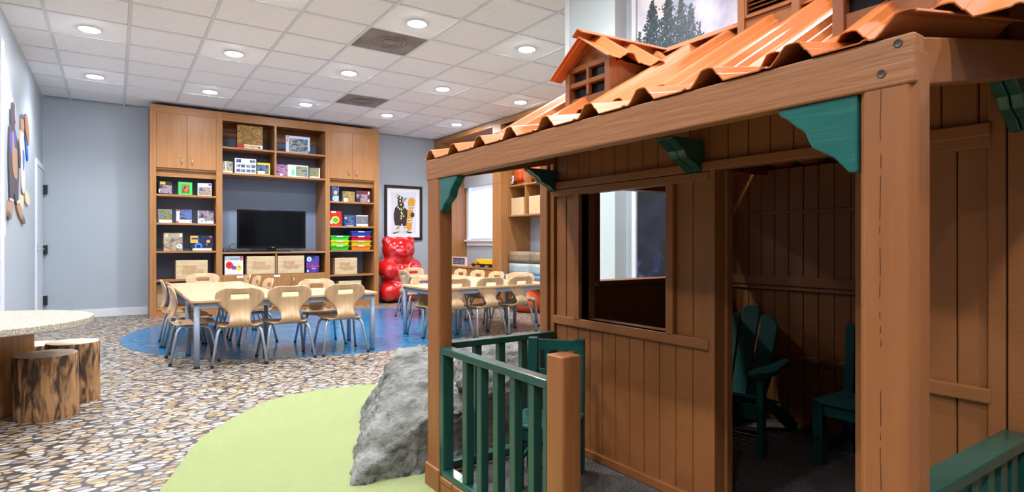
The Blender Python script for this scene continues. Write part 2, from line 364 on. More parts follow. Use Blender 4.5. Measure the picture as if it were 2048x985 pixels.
# floor
obj('deck', B(PX + .02, 3.09, .32, 2.25, .004, .046), brown_dark, PH)
obj('deck_carpet', B(PX + .04, BX, .44, 2.2, .046, DK), carpet, PH)
sk = [2.136, 2.03, 1.94, 1.80, 1.66, 1.50]
obj('skirt_board', B(PX, PX + .03, .42, 2.138, .004, .055), brown, PH, bevel=.004)
for a, b in zip(sk, sk[1:]): obj('skirt_block', B(PX - .004, PX + .035, b + .002, a - .002, .055, .078), brown, PH, bevel=.004)
obj('skirt_board', B(PX, WX, 2.235, 2.262, .004, .06), brown, PH, bevel=.004)
# posts of the porch
def chamfer_post(x0, x1, y0, y1, z0, z1, c):
    return MB().prism([(x0 + c, y0), (x1 - c, y0), (x1, y0 + c), (x1, y1 - c), (x1 - c, y1), (x0 + c, y1), (x0, y1 - c), (x0, y0 + c)], 2, z0, z1)
def post(x0, x1, y0, y1, z0, z1, c=.008):
    return obj('porch_post', chamfer_post(x0, x1, y0, y1, z0, z1, c), brown_v, PH, bevel=.003)
post(PX, PX + .068, .419, .512, .05, 1.36, .012)
# drying crack down the face of the near post
cr = MB()
pts = [(.474 + .006 * noise.noise(Vector((0, 0, z * 9))), z) for z in [.55 + .0125 * k for k in range(61)]]
for (a, z), (b, z2) in zip(pts, pts[1:]):
    if random.random() < .6: cr.add([(PX - .0006, a - .0006, z), (PX - .0006, a + .0006, z), (PX - .0006, b + .0004, z2), (PX - .0006, b - .0004, z2)], [(0, 1, 2, 3)])
obj('crack', cr, flat(46, 26, 18), PH)
post(PX, PX + .066, 2.15, 2.256, .055, 1.36, .006)
obj('base_block', B(PX - .008, PX + .07, 2.14, 2.264, .004, .1), brown, PH, bevel=.006)
obj('newel_post', chamfer_post(PX, PX + .078, 1.348, 1.428, .05, .69, .005), brown_v, PH, bevel=.005)
# beams under the eave
obj('eave_beam', B(PX - .003, PX + .036, .42, 2.26, 1.302, 1.387), brown_h, PH, bevel=.004)
obj('side_beam', MB().prism([(PX + .037, 1.302), (WX - .02, 1.419), (WX - .02, 1.504), (PX + .037, 1.386)], 1, .422, .46), brown, PH, bevel=.004)
obj('side_beam', MB().prism([(PX + .037, 1.302), (WX - .02, 1.419), (WX - .02, 1.504), (PX + .037, 1.386)], 1, 2.215, 2.253), brown, PH, bevel=.004)
def screw(x, y, z):
    mb = MB()
    t = MB().lathe([(.0075, 0), (.0075, .0012), (.006, .0014), (.003, .0006)], 14)
    mb.add([(x - p[2], y + p[0], z + p[1]) for p in t.v], [tuple(reversed(f)) for f in t.f])
    obj('screw', mb, flat(64, 52, 40, .4), PH)
screw(PX - .003, .445, 1.373); screw(PX - .003, .471, 1.327)

# carved green corbels: one outline, mounted along the beam or out from the wall
corb = [(0, 0), (.152, 0), (.152, -.012), (.132, -.026), (.118, -.04), (.098, -.055), (.09, -.075), (.083, -.088), (.066, -.098), (.042, -.112), (.026, -.13), (.016, -.142), (0, -.142)]
def corbel_y(y, sgn, m, x0=PX + .004, s=1):
    return obj('corbel', MB().prism([(y + sgn * a * s, 1.303 + b * s) for a, b in corb], 0, x0, x0 + .038), m, PH, bevel=.004)
corbel_y(.514, 1, green_c); corbel_y(2.148, -1, green_c, s=.96)
def corbel_x(y0, y1, s=1.15, sz=1.0, top=1.41):
    mid = (y0 + y1) / 2
    a = obj('corbel', MB().prism([(WX - .004 - a * s, top + b * sz) for a, b in corb], 1, y0, mid - .001), green, PH, bevel=.004)
    b = obj('corbel', MB().prism([(WX - .004 - a * s, top + b * sz) for a, b in corb], 1, mid + .001, y1), green, PH, bevel=.004)
corbel_x(1.355, 1.43, 1.15, .8); corbel_x(2.205, 2.25, 1.15, .72, 1.39); corbel_x(.425, .475, 1.1, .8, 1.41)

# front wall: boards, rails and stiles
def board(x0, x1, y0, y1, z0, z1, m=brown, nm='wall_board'):
    return obj(nm, B(x0, x1, y0, y1, z0, z1), m, PH, bevel=.004)
def boards_y(x0, x1, ya, yb, z0, z1, pitch=.082, m=brown, off=0.0, top=None):
    k = max(1, round((yb - ya) / pitch)); st = (yb - ya) / k
    for i in range(k):
        a = ya + st * i; d = random.uniform(-.001, .001)
        zz = z1 if top is None else top((a + st / 2))
        board(x0 + d, x1 + d, a + .0012, a + st - .0012, z0, zz, m)
def boards_x(y0, y1, xa, xb, z0, z1, pitch=.09, m=brown):
    k = max(1, round((xb - xa) / pitch)); st = (xb - xa) / k
    for i in range(k):
        a = xa + st * i; d = random.uniform(-.001, .001)
        board(a + .0012, a + st - .0012, y0 + d, y1 + d, z0, z1, m)
def topz(y): return 1.70 if .24 < y < 1.92 else 1.475
W0, W1 = WX + .006, WX + .05
boards_y(W0, W1, 1.332, 2.228, .056, .66)                 # below the window
boards_y(W0, W1, .30, 2.228, 1.33, 1.475, top=topz)       # above the rail
boards_y(W0, W1, 2.076, 2.228, .66, 1.31, .07)            # left of the window
boards_y(W0, W1, 1.332, 1.492, .66, 1.31)                 # between window and door
boards_y(W0, W1, .519, .79, .056, 1.33, .068)             # right of the door
boards_y(W0, W1, .25, .405, .056, 1.6, .08)
def rail(y0, y1, z0, z1, x0=WX - .012, nm='rail', m=brown): return obj(nm, B(x0, WX + .03, y0, y1, z0, z1), m, PH, bevel=.003)
rail(.512, 2.231, 1.297, 1.330, WX - .018); rail(1.332, 2.236, 1.262, 1.295)
rail(1.332, 2.238, .645, .684)
rail(.512, .80, 1.269, 1.300); rail(.511, .80, .637, .673)
rail(1.30, 2.23, .056, .092, WX - .008, 'base_rail'); rail(.51, .79, .056, .092, WX - .008, 'base_rail')
def stile(y0, y1, z0=.06, z1=1.3, x0=WX - .008, x1=WX + .05): return obj('stile', B(x0, x1, y0, y1, z0, z1), brown, PH, bevel=.003)
stile(2.231, 2.262, .06, 1.475); stile(2.039, 2.074, .68, 1.275, WX - .014); stile(1.493, 1.529, .68, 1.275, WX - .014)
stile(1.308, 1.334, .056, 1.30); stile(.79, .83, .056, 1.3); stile(.483, .519, .056, 1.48)
stile(.405, .479, .056, 1.62, WX - .012)
obj('corner_post', chamfer_post(WX - .024, WX + .07, 2.264, 2.326, .004, 1.475, .004), brown_v, PH, bevel=.003)
obj('window_sill', B(WX - .006, WX + .085, 1.529, 2.039, .66, .684), brown, PH, bevel=.004)
obj('window_jamb', B(WX + .005, WX + .085, 2.039, 2.062, .684, 1.262), brown_dark, PH); obj('window_jamb', B(WX + .005, WX + .085, 1.505, 1.529, .684, 1.262), brown_dark, PH)
obj('door_jamb', B(WX + .02, WX + .05, 1.309, 1.325, .056, 1.3), brown_dark, PH); obj('door_jamb', B(WX + .05, WX + .085, 1.298, 1.325, .056, 1.3), brown, PH, bevel=.003)
obj('door_jamb', B(WX + .0, WX + .085, .79, .815, .056, 1.3), brown_dark, PH)
# inside lining of the front wall
boards_y(WX + .052, WX + .075, 1.33, 2.17, .056, .655); boards_y(WX + .052, WX + .075, .3, 2.17, 1.31, 1.47)
boards_y(WX + .052, WX + .075, 1.33, 1.5, .66, 1.3); boards_y(WX + .052, WX + .075, 2.065, 2.17, .66, 1.3); boards_y(WX + .052, WX + .075, .3, .79, .056, 1.3)
# far side wall with its open window
boards_x(2.175, 2.255, WX + .08, 3.09, .05, .815); boards_x(2.175, 2.255, WX + .08, 3.09, 1.32, 1.5)
boards_x(2.175, 2.255, WX + .08, 2.035, .845, 1.32); boards_x(2.175, 2.255, 2.76, 3.09, .845, 1.32)
obj('window_sill', B(2.0, 2.8, 2.16, 2.265, .817, .845), brown, PH, bevel=.004)
# near side wall and back wall
boards_x(.245, .30, WX + .08, 3.09, .05, 1.45)
boards_y(BX, BX + .04, .30, 2.178, .05, 1.45, .082)
obj('wall_rail', B(BX - .012, BX, .3, 2.174, 1.198, 1.216), brown, PH, bevel=.002)
obj('wall_rail', B(BX - .014, BX, .3, 2.174, .802, .852), brown, PH, bevel=.003); obj('wall_rail', B(BX - .02, BX, .3, 2.174, .778, .792), brown, PH, bevel=.003)
obj('wall_rail', B(BX - .03, BX, .3, 2.174, .408, .434), brown, PH, bevel=.004); obj('wall_rail', B(BX - .014, BX, .3, 2.174, .056, .085), brown, PH, bevel=.003)

# railings (part) with top rail, bottom rail, end stiles and balusters (sub-parts)
def railing(name, along, fixed, a0, a1, spots, zt, zb, wdt):
    """along: 'y' for the front railing, 'x' for the side ones; fixed: near edge of the other axis"""
    def bx(p, q, z0, z1, ins=0.0):
        return B(fixed + ins, fixed + wdt - ins, p, q, z0, z1) if along == 'y' else B(p, q, fixed + ins, fixed + wdt - ins, z0, z1)
    top = obj('railing', bx(a0, a1, zt - .028, zt), green, PH, bevel=.004)
    obj('bottom_rail', bx(a0, a1, zb - .03, zb), green, top, bevel=.004)
    obj('end_stile', bx(a0, a0 + .02, zb, zt - .028), green, top, bevel=.003); obj('end_stile', bx(a1 - .033, a1, zb, zt - .028), green, top, bevel=.003)
    for s in spots: obj('baluster', bx(s - .0165, s + .0165, zb, zt - .028, (wdt - .034) / 2), green, top, bevel=.003)
    return top
rf = railing('railing', 'y', PX + .003, 1.429, 2.149, [1.522, 1.63, 1.736, 1.848, 1.955], .606, .104, .05)
chip = MB()
for (x, y, r) in ((PX + .004, 1.52, .008), (PX + .006, 1.505, .006), (PX + .004, 1.56, .004), (PX + .004, 1.90, .005), (PX + .003, 1.66, .003)):
    k = 9; chip.add([(x + random.uniform(.4, 1) * r * .6 * math.cos(t * 6.283 / k), y + random.uniform(.5, 1) * r * math.sin(t * 6.283 / k), .6066) for t in range(k)], [tuple(range(k))])
obj('paint_chip', chip, flat(214, 204, 170), rf)
railing('railing', 'x', 2.185, PX + .067, WX - .03, [1.325, 1.45, 1.575, 1.68], .611, .104, .05)
railing('railing', 'x', .431, PX + .07, WX - .014, [1.27, 1.36, 1.45, 1.54, 1.62, 1.69], .585, .104, .056)

# corrugated roof sheets
PROF = [(-.040, 0), (-.031, .42), (-.027, .48), (-.018, .92), (-.010, 1), (.004, 1), (.012, .95), (.022, .66), (.034, .30), (.046, .03), (.054, 0), (.060, .09), (.066, .09), (.072, 0)]
def cross(a0, p, H, lo, hi, k=1.0):
    """crisp cross-section of a corrugated sheet: (distance along, height) from lo to hi, humps at a0 + n p"""
    pts = []
    n0 = int(math.floor((lo - a0) / p)) - 1
    for n in range(n0, n0 + int((hi - lo) / p) + 4):
        pts += [(a0 + n * p + d * k, h * H) for d, h in PROF]
    out = []
    for (x, h), (x2, h2) in zip(pts, pts[1:]):
        if x <= lo < x2: out.append((lo, h + (h2 - h) * (lo - x) / (x2 - x)))
        if lo < x < hi: out.append((x, h))
        if x < hi <= x2: out.append((hi, h + (h2 - h) * (hi - x) / (x2 - x)))
    return sorted(set(out))
def sheet(name, O, A, S, N, length, a0, p, H, parent=PH, off=0.0, k=1.0, m=None):
    O, A, S, N = map(Vector, (O, A, S, N)); c = cross(a0, p, H, off, off + length, k); n = len(c)
    vs = [O + A * (a - off) + N * h for a, h in c] + [O + A * (a - off) + N * h + S for a, h in c]
    return obj(name, MB().add(vs, [(i, i + 1, n + i + 1, n + i) for i in range(n - 1)]), m or roofm, parent, solid=.0028)
SL, PSL = .59, .186
obj('porch_ceiling', MB().prism([(PX + .037, 1.380), (WX - .006, 1.380 + (WX - PX - .043) * .186), (WX - .006, 1.389 + (WX - PX - .043) * .186), (PX + .037, 1.3865)], 1, .461, 2.214), brown, PH)
nP = Vector((-PSL, 0, 1)).normalized(); nM = Vector((-SL, 0, 1)).normalized()
for ya, yb in ((.412, 1.32), (1.316, 2.272)):
    sheet('porch_roof_sheet', (PX - .008, ya, 1.389), (0, 1, 0), (.56, 0, .56 * PSL), nP, yb - ya, .433, .197, .034, off=ya)
sheet('porch_roof_sheet', (PX + .545, 1.935, 1.492), (0, 1, 0), (1.44, 0, .06), (0, 0, 1), .337, .433, .197, .03, off=1.935)
RZ0 = 1.432; RXR = 1.83
dx = RXR - 1.25
for k, (ya, yb) in enumerate(((.2, .668), (.664, 1.168), (1.164, 1.945))):
    sheet('roof_sheet', (1.25, ya, RZ0 + .002 * (k % 2)), (0, 1, 0), (dx, 0, dx * SL), nM, yb - ya, .921, .165, .036, off=ya)
sheet('roof_sheet', (3.14, .2, 1.45), (0, 1, 0), (RXR - 3.14, 0, RZ0 + dx * SL - 1.45), (.24, 0, .97), 1.745, .921, .165, .036, off=.2)
zr = RZ0 + dx * SL + .04
obj('ridge_cap', MB().add([(RXR - .075, .19, zr - .042), (RXR - .075, 1.955, zr - .042), (RXR, .19, zr + .004), (RXR, 1.955, zr + .004), (RXR + .09, .19, zr - .02), (RXR + .09, 1.955, zr - .02)], [(0, 2, 3, 1), (2, 4, 5, 3)]), roof_edge, PH, solid=.003)
for y0, y1 in ((1.895, 1.925), (.215, .245)):
    obj('gable_board', MB().prism([(1.30, 1.445), (RXR, RZ0 + dx * SL - .02), (3.1, 1.46), (3.1, 1.42), (1.86, 1.42), (1.86, 1.30), (1.80, 1.30), (1.80, 1.445)], 1, y0, y1), brown, PH)

# dormers: face frame, panes, cheeks and little gabled roof
def roof_z(x): return RZ0 + SL * (x - 1.25)
def dormer(cy):
    d = obj('dormer', MB().box(1.395, 1.42, cy - .118, cy + .118, roof_z(1.40) - .01, roof_z(1.40) + .042)   # sill board, the dormer's base
            .prism([(cy - .118, 1.678), (cy + .118, 1.678), (cy, 1.748)], 0, 1.405, 1.42).box(1.395, 1.415, cy - .118, cy + .118, 1.660, 1.68), brown, PH, bevel=.002)
    for s in (-1, 1):
        obj('dormer_post', B(1.385, 1.425, cy + s * .118, cy + s * .092, roof_z(1.385) + .0, 1.662), brown_v, d, bevel=.002)
        obj('cheek_board', MB().prism([(1.425, roof_z(1.425)), (1.425, 1.665), (1.66, 1.665), (1.66, roof_z(1.66))], 1, cy + s * .112, cy + s * .094), brown, d)
        obj('cheek_stile', B(1.425, 1.455, cy + s * .118, cy + s * .112, roof_z(1.43), 1.665), brown, d)
        obj('gable_trim', MB().prism([(cy + s * .112, 1.678), (cy + s * .085, 1.678), (cy, 1.73), (cy, 1.752)], 0, 1.392, 1.406), brown, d)
    obj('mullion', B(1.39, 1.408, cy - .007, cy + .007, 1.565, 1.662), brown, d, bevel=.002); obj('mullion', B(1.388, 1.408, cy - .09, cy + .09, 1.602, 1.619), brown, d, bevel=.002)
    for s in (-1, 1):
        for z0, z1 in ((1.562, 1.602), (1.619, 1.662)):
            obj('pane', B(1.412, 1.415, cy + s * .007, cy + s * .092, z0, z1), glass_dark, d)
    L = .50
    for s in (-1, 1):
        sl = .70; n = Vector((0, s * sl, 1)).normalized(); wd = .165 if s > 0 else .146
        O = Vector((1.343, cy - .006, 1.757)); S = Vector((0, s * wd, -wd * sl)); vs = []
        c = cross(.098, .150, .025, 0, L)
        for j in (0, 1):
            xe = 1.25 + (O.z + S.z * j - RZ0) / SL + .03     # the sheet is cut where it meets the main roof
            for a, h in c: vs.append(O + Vector((min(a, xe - O.x), 0, 0)) + S * j + n * h)
        k = len(c)
        obj('dormer_roof', MB().add(vs, [(i, i + 1, k + i + 1, k + i) if s < 0 else (i, k + i, k + i + 1, i + 1) for i in range(k - 1)]), roofm, d, solid=.0028)
    obj('dormer_ridge', MB().add([(1.338, cy - .036, 1.764), (1.86, cy - .03, 1.79), (1.338, cy - .006, 1.785), (1.86, cy, 1.81), (1.338, cy + .024, 1.764), (1.86, cy + .03, 1.79)], [(0, 1, 3, 2), (2, 3, 5, 4)]), roof_edge, d, solid=.003)
    return d
dormer(1.555); dormer(.58)
# louvred cupola astride the ridge
cy = 1.085
cu = obj('cupola', MB().box(1.752, 1.90, cy - .085, cy + .085, roof_z(1.75) - .02, 1.788), brown, PH, bevel=.002)
obj('cupola_head', B(1.752, 1.90, cy - .085, cy + .085, 1.90, 1.97), brown, cu, bevel=.002)
for s in (-1, 1):
    obj('cupola_post', B(1.742, 1.785, cy + s * .108, cy + s * .082, roof_z(1.742), 1.97), brown_v, cu, bevel=.002)
    obj('cupola_side', B(1.785, 1.91, cy + s * .104, cy + s * .086, roof_z(1.75), 1.97), brown, cu)
obj('louvre_frame', MB().box(1.745, 1.757, cy - .084, cy - .074, 1.788, 1.90).box(1.745, 1.757, cy + .074, cy + .084, 1.788, 1.90).box(1.745, 1.757, cy - .074, cy + .074, 1.786, 1.796), brown, cu)
obj('louvre_back', B(1.80, 1.81, cy - .085, cy + .085, 1.78, 1.91), flat(20, 12, 8), cu)
for k in range(7):
    z = 1.80 + k * .0145; obj('louvre', MB().prism([(1.75, z), (1.752, z - .003), (1.782, z + .013), (1.78, z + .016)], 1, cy - .074, cy + .074), brown, cu)
for s in (-1, 1):
    obj('cupola_roof', MB().add([(1.71, cy, 2.09), (1.93, cy, 2.09), (1.93, cy + s * .16, 1.955), (1.71, cy + s * .16, 1.955)], [(0, 1, 2, 3)]), roofm, cu, solid=.006)

# mural printed on the wall behind, with tree silhouettes as part of the print
mu = thing('mural', 'large forest photograph mural with conifers and cloudy sky behind the playhouse', 'mural', (3.11, 1.3, 0))
obj('mural_print', B(3.108, 3.116, -1.5, 2.94, .05, CEIL - .01), mural_material(), mu)
obj('mural_frame', MB().box(3.094, 3.116, 2.945, 2.985, .05, CEIL - .01), white, mu, bevel=.002)
tr = MB(); rnd = random.Random(3)
def conifer(y, top, base, wid, n):
    for _ in range(int(n * 1.7)):
        t = rnd.random() ** .8; z = top - (top - base) * t * .85
        hw = wid * (.05 + .95 * t) * (.55 + .45 * abs(math.sin(z * 31 + y * 17)))
        yy = y + rnd.gauss(0, .45) * hw; s = rnd.uniform(.004, .012); an = rnd.uniform(0, 6.3)
        tr.add([(3.1074 - rnd.random() * .0005, yy + s * math.cos(an + q) * rnd.uniform(.4, 1.2), z + s * math.sin(an + q) * rnd.uniform(.4, 1.2)) for q in (0, 1.3, 2.6, 3.9, 5.1)], [(0, 1, 2, 3, 4)])
for y, top, base, wid, n in ((2.80, 2.73, 1.5, .42, 3600), (2.66, 2.72, 1.5, .40, 3200), (2.55, 2.66, 1.5, .36, 1600), (2.47, 2.60, 1.5, .30, 1200), (2.92, 2.55, 1.5, .2, 900), (2.40, 2.46, 1.5, .16, 300), (2.08, 2.46, 1.5, .14, 300), (1.8, 2.4, 1.5, .3, 300), (1.3, 2.5, 1.5, .35, 300)): conifer(y, top, base, wid, n)
obj('printed_trees', tr, mat('printed_tree_ink', srgb(26, 36, 44), .4, srgb(66, 88, 100), 34), mu, kind='stuff')

# ------------------------------------------------------------------ boulders
def boulder(name, pts, label, vox=.013, amp=.035, seed=0):
    bm = bmesh.new()
    for p in pts: bm.verts.new(p)
    bmesh.ops.convex_hull(bm, input=bm.verts)
    bmesh.ops.delete(bm, geom=[v for v in bm.verts if not v.link_faces], context='VERTS')
    mb = MB(); bm.verts.index_update(); mb.v = [tuple(v.co) for v in bm.verts]; mb.f = [tuple(v.index for v in f.verts) for f in bm.faces]; bm.free()
    o = obj(name, mb, rock)
    k = o.modifiers.new('r', 'REMESH'); k.mode = 'VOXEL'; k.voxel_size = vox
    bake(o); me = o.data
    nv = [v.normal.copy() for v in me.vertices]; base = o.location
    for v, nn in zip(me.vertices, nv):
        p = v.co + base; q = p * 3.1 + Vector((seed, 0, 0))
        w = Vector((noise.noise(p * 5), noise.noise(p * 5 + Vector((7, 0, 0))), noise.noise(p * 5 + Vector((0, 9, 0))))) * .09
        c1 = noise.voronoi((p + w) * 5.5)[0]
        d = noise.fractal(q, 1.0, 2.0, 3) * amp + (c1[1] - c1[0]) * .028 - .016
        c2 = noise.voronoi((p + w * .4) * 17)[0]; d += (c2[1] - c2[0]) * .012 - .002
        d += .009 * noise.noise(p * 21) + .005 * noise.noise(p * 47)
        z = v.co.z; v.co += nn * d
        if z < .02: v.co.z = 0
        elif v.co.z < 0: v.co.z = 0.002
    for p in me.polygons: p.use_smooth = True
    if not me.materials: me.materials.append(rock)
    return tag(o, label, 'boulder', 'grey boulders beside the porch')
boulder('boulder', [(.80, 2.40, 0), (1.12, 2.35, 0), (1.40, 2.36, 0), (.885, 2.46, .075), (.99, 2.56, .16), (1.17, 2.40, .235), (1.40, 2.38, .26), (1.20, 2.92, .27), (1.275, 3.12, .335), (1.43, 3.34, .40), (1.60, 3.34, .405), (1.50, 2.75, .36), (1.06, 2.75, 0), (1.25, 3.5, 0), (1.65, 3.55, 0), (1.42, 2.42, .20)],
        'big slanting grey boulder on lime carpet in front of the porch corner', amp=.02)
boulder('boulder', [(1.46, 2.42, 0), (1.98, 2.40, 0), (1.48, 2.46, .26), (1.52, 2.60, .40), (1.62, 2.75, .45), (1.95, 2.7, .46), (2.1, 2.9, .42), (1.75, 3.1, .42), (2.05, 2.44, .34), (1.65, 3.35, 0), (2.2, 3.1, 0), (2.15, 2.5, 0), (1.80, 2.46, .40)],
        'grey boulder seen through the green railing behind the porch chair', amp=.02, seed=9)

# ------------------------------------------------------------------ counter and log stools
ct = thing('counter', 'speckled stone counter with rounded end on curved wooden pedestal at left', 'counter', (-.55, 4.4, 0))
arc = [(-.66 + .56 * math.cos(math.radians(t)), 4.36 + .55 * math.sin(math.radians(t))) for t in range(-90, 91, 5)]
obj('stone_top', MB().prism([(-1.7, 3.81)] + arc + [(-1.7, 4.91)], 2, .562, .603), stonetop, ct, bevel=.006)
ped = [(-1.4, 4.10), (-.765, 4.10), (-.55, 4.50), (-.415, 4.75), (-.43, 4.82), (-.55, 4.86), (-1.4, 4.86)]
obj('pedestal', MB().prism(ped, 2, 0, .562), wood, ct, bevel=.01)
def stump(x, y, r, h, label, seed, rot):
    nseg = 44; prof = [0, .02, .07, .14, .22, .3, h - .012, h]
    t = thing('log_stool', label, 'stool', (x, y, 0), 'cut log stools around the counter')
    vs = []; fs = []
    for z in prof:
        for k in range(nseg):
            a = 2 * math.pi * k / nseg
            rr = r * (1 + .035 * noise.noise(Vector((math.cos(a) * 1.6 + seed, math.sin(a) * 1.6, z * 3))) + .022 * noise.noise(Vector((math.cos(a) * 6 + seed, math.sin(a) * 6, z * 1.2))))
            if z == 0: rr *= .97
            if z == h: rr *= .975
            vs.append((x + rr * math.cos(a), y + rr * math.sin(a), z))
    for i in range(len(prof) - 1): fs += [(i * nseg + k, i * nseg + (k + 1) % nseg, (i + 1) * nseg + (k + 1) % nseg, (i + 1) * nseg + k) for k in range(nseg)]
    obj('bark', MB().add(vs, fs), bark, t, smooth=True)
    top = vs[-nseg:]; obj('cut_face', MB().add([(p[0], p[1], h - .001) for p in top] + [(p[0], p[1], h + .003 ) for p in [(x + (q[0] - x) * .97, y + (q[1] - y) * .97) for q in top]],
        [tuple(range(nseg, 2 * nseg))] + [(k, (k + 1) % nseg, (k + 1) % nseg + nseg, k + nseg) for k in range(nseg)]), endgrain, t)
stump(-.335, 4.455, .158, .372, 'front knotty log stool under the stone counter, closest to the camera', 1, 0)
stump(-.222, 4.80, .147, .385, 'log stool just behind the front one at the counter', 5, 1)
stump(-.44, 5.13, .14, .345, 'farthest log stool, mostly hidden, only its top edge showing', 11, 2)

# ------------------------------------------------------------------ school chairs (bent plywood shell on tube legs)
rows = [(.19, .316, .145), (.18, .326, .165), (.15, .333, .176), (.10, .334, .18), (.04, .330, .18), (-.02, .327, .178), (-.08, .327, .172), (-.11, .329, .16), (-.13, .332, .135), (-.148, .338, .105), (-.165, .350, .09), (-.176, .368, .083), (-.178, .388, .08), (-.172, .410, .079), (-.163, .432, .082), (-.156, .455, .092), (-.152, .478, .112), (-.151, .50, .138), (-.152, .52, .16), (-.154, .54, .176), (-.157, .556, .185), (-.159, .567, .189), (-.163, .588, .19), (-.168, .608, .187), (-.173, .624, .180), (-.179, .640, .167), (-.184, .651, .15), (-.188, .659, .12)]
def school_chair(label, group):
    t = thing('school_chair', label, 'chair', (0, 0, 0), group)
    NU = 17; vs = []; fs = []
    for r, (y, z, hw) in enumerate(rows):
        for c in range(NU):
            u = -1 + 2 * c / (NU - 1)
            dz = .012 * u * u if r < 8 else 0; dy = .022 * u * u if r > 12 else 0
            if r >= 25: dz += .006 * math.exp(-((abs(u) - .62) / .22) ** 2) - .004 * (abs(u) > .9)
            vs.append((u * hw, y + dy, z + dz))
    for r in range(len(rows) - 1):
        for c in range(NU - 1):
            if r in (21, 22) and 5 <= c <= 10: continue
            fs.append((r * NU + c, r * NU + c + 1, (r + 1) * NU + c + 1, (r + 1) * NU + c))
    o = obj('seat_shell', MB().add(vs, fs), maple, t, smooth=True)
    o.data.materials.append(maple_e)
    k = o.modifiers.new('ply', 'SOLIDIFY'); k.thickness = .010; k.offset = 0; k.material_offset_rim = 1
    bake(o)
    for s in (-1, 1):
        p = [(s * .21, -.186, .012), (s * .172, -.135, .27), (s * .164, -.122, .296), (s * .150, -.10, .311), (s * .138, -.07, .315), (s * .138, .06, .315), (s * .150, .09, .311), (s * .164, .115, .296), (s * .172, .13, .27), (s * .208, .186, .012)]
        f = obj('leg_frame', MB().tube(p, .0115, 8), steel, t, smooth=True)
        for y in (-.187, .187):
            obj('foot_cap', MB().tube([(s * .2105, y, 0), (s * .2085, y - math.copysign(.004, y), .022)], .0145, 8), blackp, f)
    for y in (-.06, .05): obj('cross_bar', B(-.14, .14, y - .014, y + .014, .314, .322), steel, t)
    return t
proto = []
GA, GB = 'plywood chairs at the left L of tables', 'plywood chairs at the right L of tables'
def chair(x, y, rz, label, group):
    if not proto: o = school_chair(label, group); proto.append(o)
    else:
        o = copy_tree(proto[0]); o['label'] = label; o['group'] = group
    place(o, x, y, 0, math.radians(rz)); return o
chair(.905, 5.515, -9, 'nearest-left plywood chair, back to viewer, beside the left table corner leg', GA)
chair(1.29, 5.53, 1, 'plywood chair, back to viewer, middle of three along the left table', GA)
chair(1.79, 5.525, -1, 'plywood chair, back to viewer, rightmost of three along the left table', GA)
chair(.575, 5.87, -90, 'plywood chair side-on at left table end, nearest of three in a row', GA)
chair(.60, 6.475, -88, 'plywood chair side-on along left table, middle of three in a row', GA)
chair(.575, 6.93, -92, 'plywood chair side-on along left table, farthest of three in a row', GA)
chair(1.22, 6.64, 92, 'plywood chair inside the left L of tables, nearest of three side-on backs', GA)
chair(1.21, 7.22, 90, 'plywood chair inside the left L of tables, middle of three side-on backs', GA)
chair(1.20, 7.72, 88, 'plywood chair inside the left L of tables, farthest of three side-on backs', GA)
chair(.92, 8.06, 180, 'plywood chair facing viewer at far end of the left tables', GA)
chair(1.76, 6.08, 178, 'plywood chair facing viewer behind the right arm of the left tables', GA)
chair(3.02, 5.63, 2, 'plywood chair partly behind the porch post, back to viewer at right tables', GB)
chair(3.44, 5.615, 6, 'plywood chair, back to viewer at right tables, middle of three', GB)
chair(3.86, 5.63, 7, 'plywood chair, back to viewer at right tables, rightmost of three', GB)
chair(2.97, 5.95, 182, 'plywood chair facing viewer, half hidden by porch post at right tables', GB)
chair(3.50, 7.57, -92, 'plywood chair side-on before the red bear, left side of right tables', GB)
chair(3.86, 8.2, 180, 'plywood chair facing viewer at far end of the right tables', GB)
chair(4.11, 6.59, 90, 'plywood chair facing left at right tables, nearest of three in a row', GB)
chair(4.11, 7.08, 91, 'plywood chair facing left at right tables, middle of three in a row', GB)
chair(4.11, 7.58, 89, 'plywood chair facing left at right tables, farthest of three in a row', GB)
chair(4.29, 6.06, 148, 'plywood chair turned at an angle at the right end of right tables', GB)

# ------------------------------------------------------------------ tables
def table(x0, x1, y0, y1, label):
    t = thing('activity_table', label, 'table', ((x0 + x1) / 2, (y0 + y1) / 2, 0), 'rectangular classroom tables')
    c = .035; pts = []
    for cx, cy_, a0 in ((x1 - c, y1 - c, 0), (x0 + c, y1 - c, 90), (x0 + c, y0 + c, 180), (x1 - c, y0 + c, 270)):
        pts += [(cx + c * math.cos(math.radians(a0 + a)), cy_ + c * math.sin(math.radians(a0 + a))) for a in (0, 30, 60, 90)]
    obj('tabletop', MB().prism(pts, 2, .545, .567), maple_t, t, bevel=.004)
    obj('edge_band', MB().prism([((p[0] - (x0 + x1) / 2) * 1.0015 + (x0 + x1) / 2, (p[1] - (y0 + y1) / 2) * 1.0015 + (y0 + y1) / 2) for p in pts], 2, .547, .563), maple_e, t)
    i = .035
    for a in ((x0 + i, x1 - i, y0 + i, y0 + i + .02), (x0 + i, x1 - i, y1 - i - .02, y1 - i), (x0 + i, x0 + i + .02, y0 + i + .02, y1 - i - .02), (x1 - i - .02, x1 - i, y0 + i + .02, y1 - i - .02)):
        obj('apron_rail', B(*a, .495, .545), steel_t, t, bevel=.002)
    for x in (x0 + .045, x1 - .045):
        for y in (y0 + .05, y1 - .05):
            l = obj('leg', MB().tube([(x, y, .012), (x, y, .545)], .0225, 14), steel_t, t, smooth=True)
            obj('foot_cap', MB().tube([(x, y, 0), (x, y, .014)], .0238, 14), blackp, l)
table(.52, 2.12, 5.39, 6.17, 'maple topped table, front arm of the left L on the blue circle')
table(.53, 1.31, 6.175, 7.92, 'maple topped table, rear arm of the left L running toward cabinets')
table(2.715, 4.335, 5.44, 6.25, 'maple topped table, front arm of right L behind the porch post')
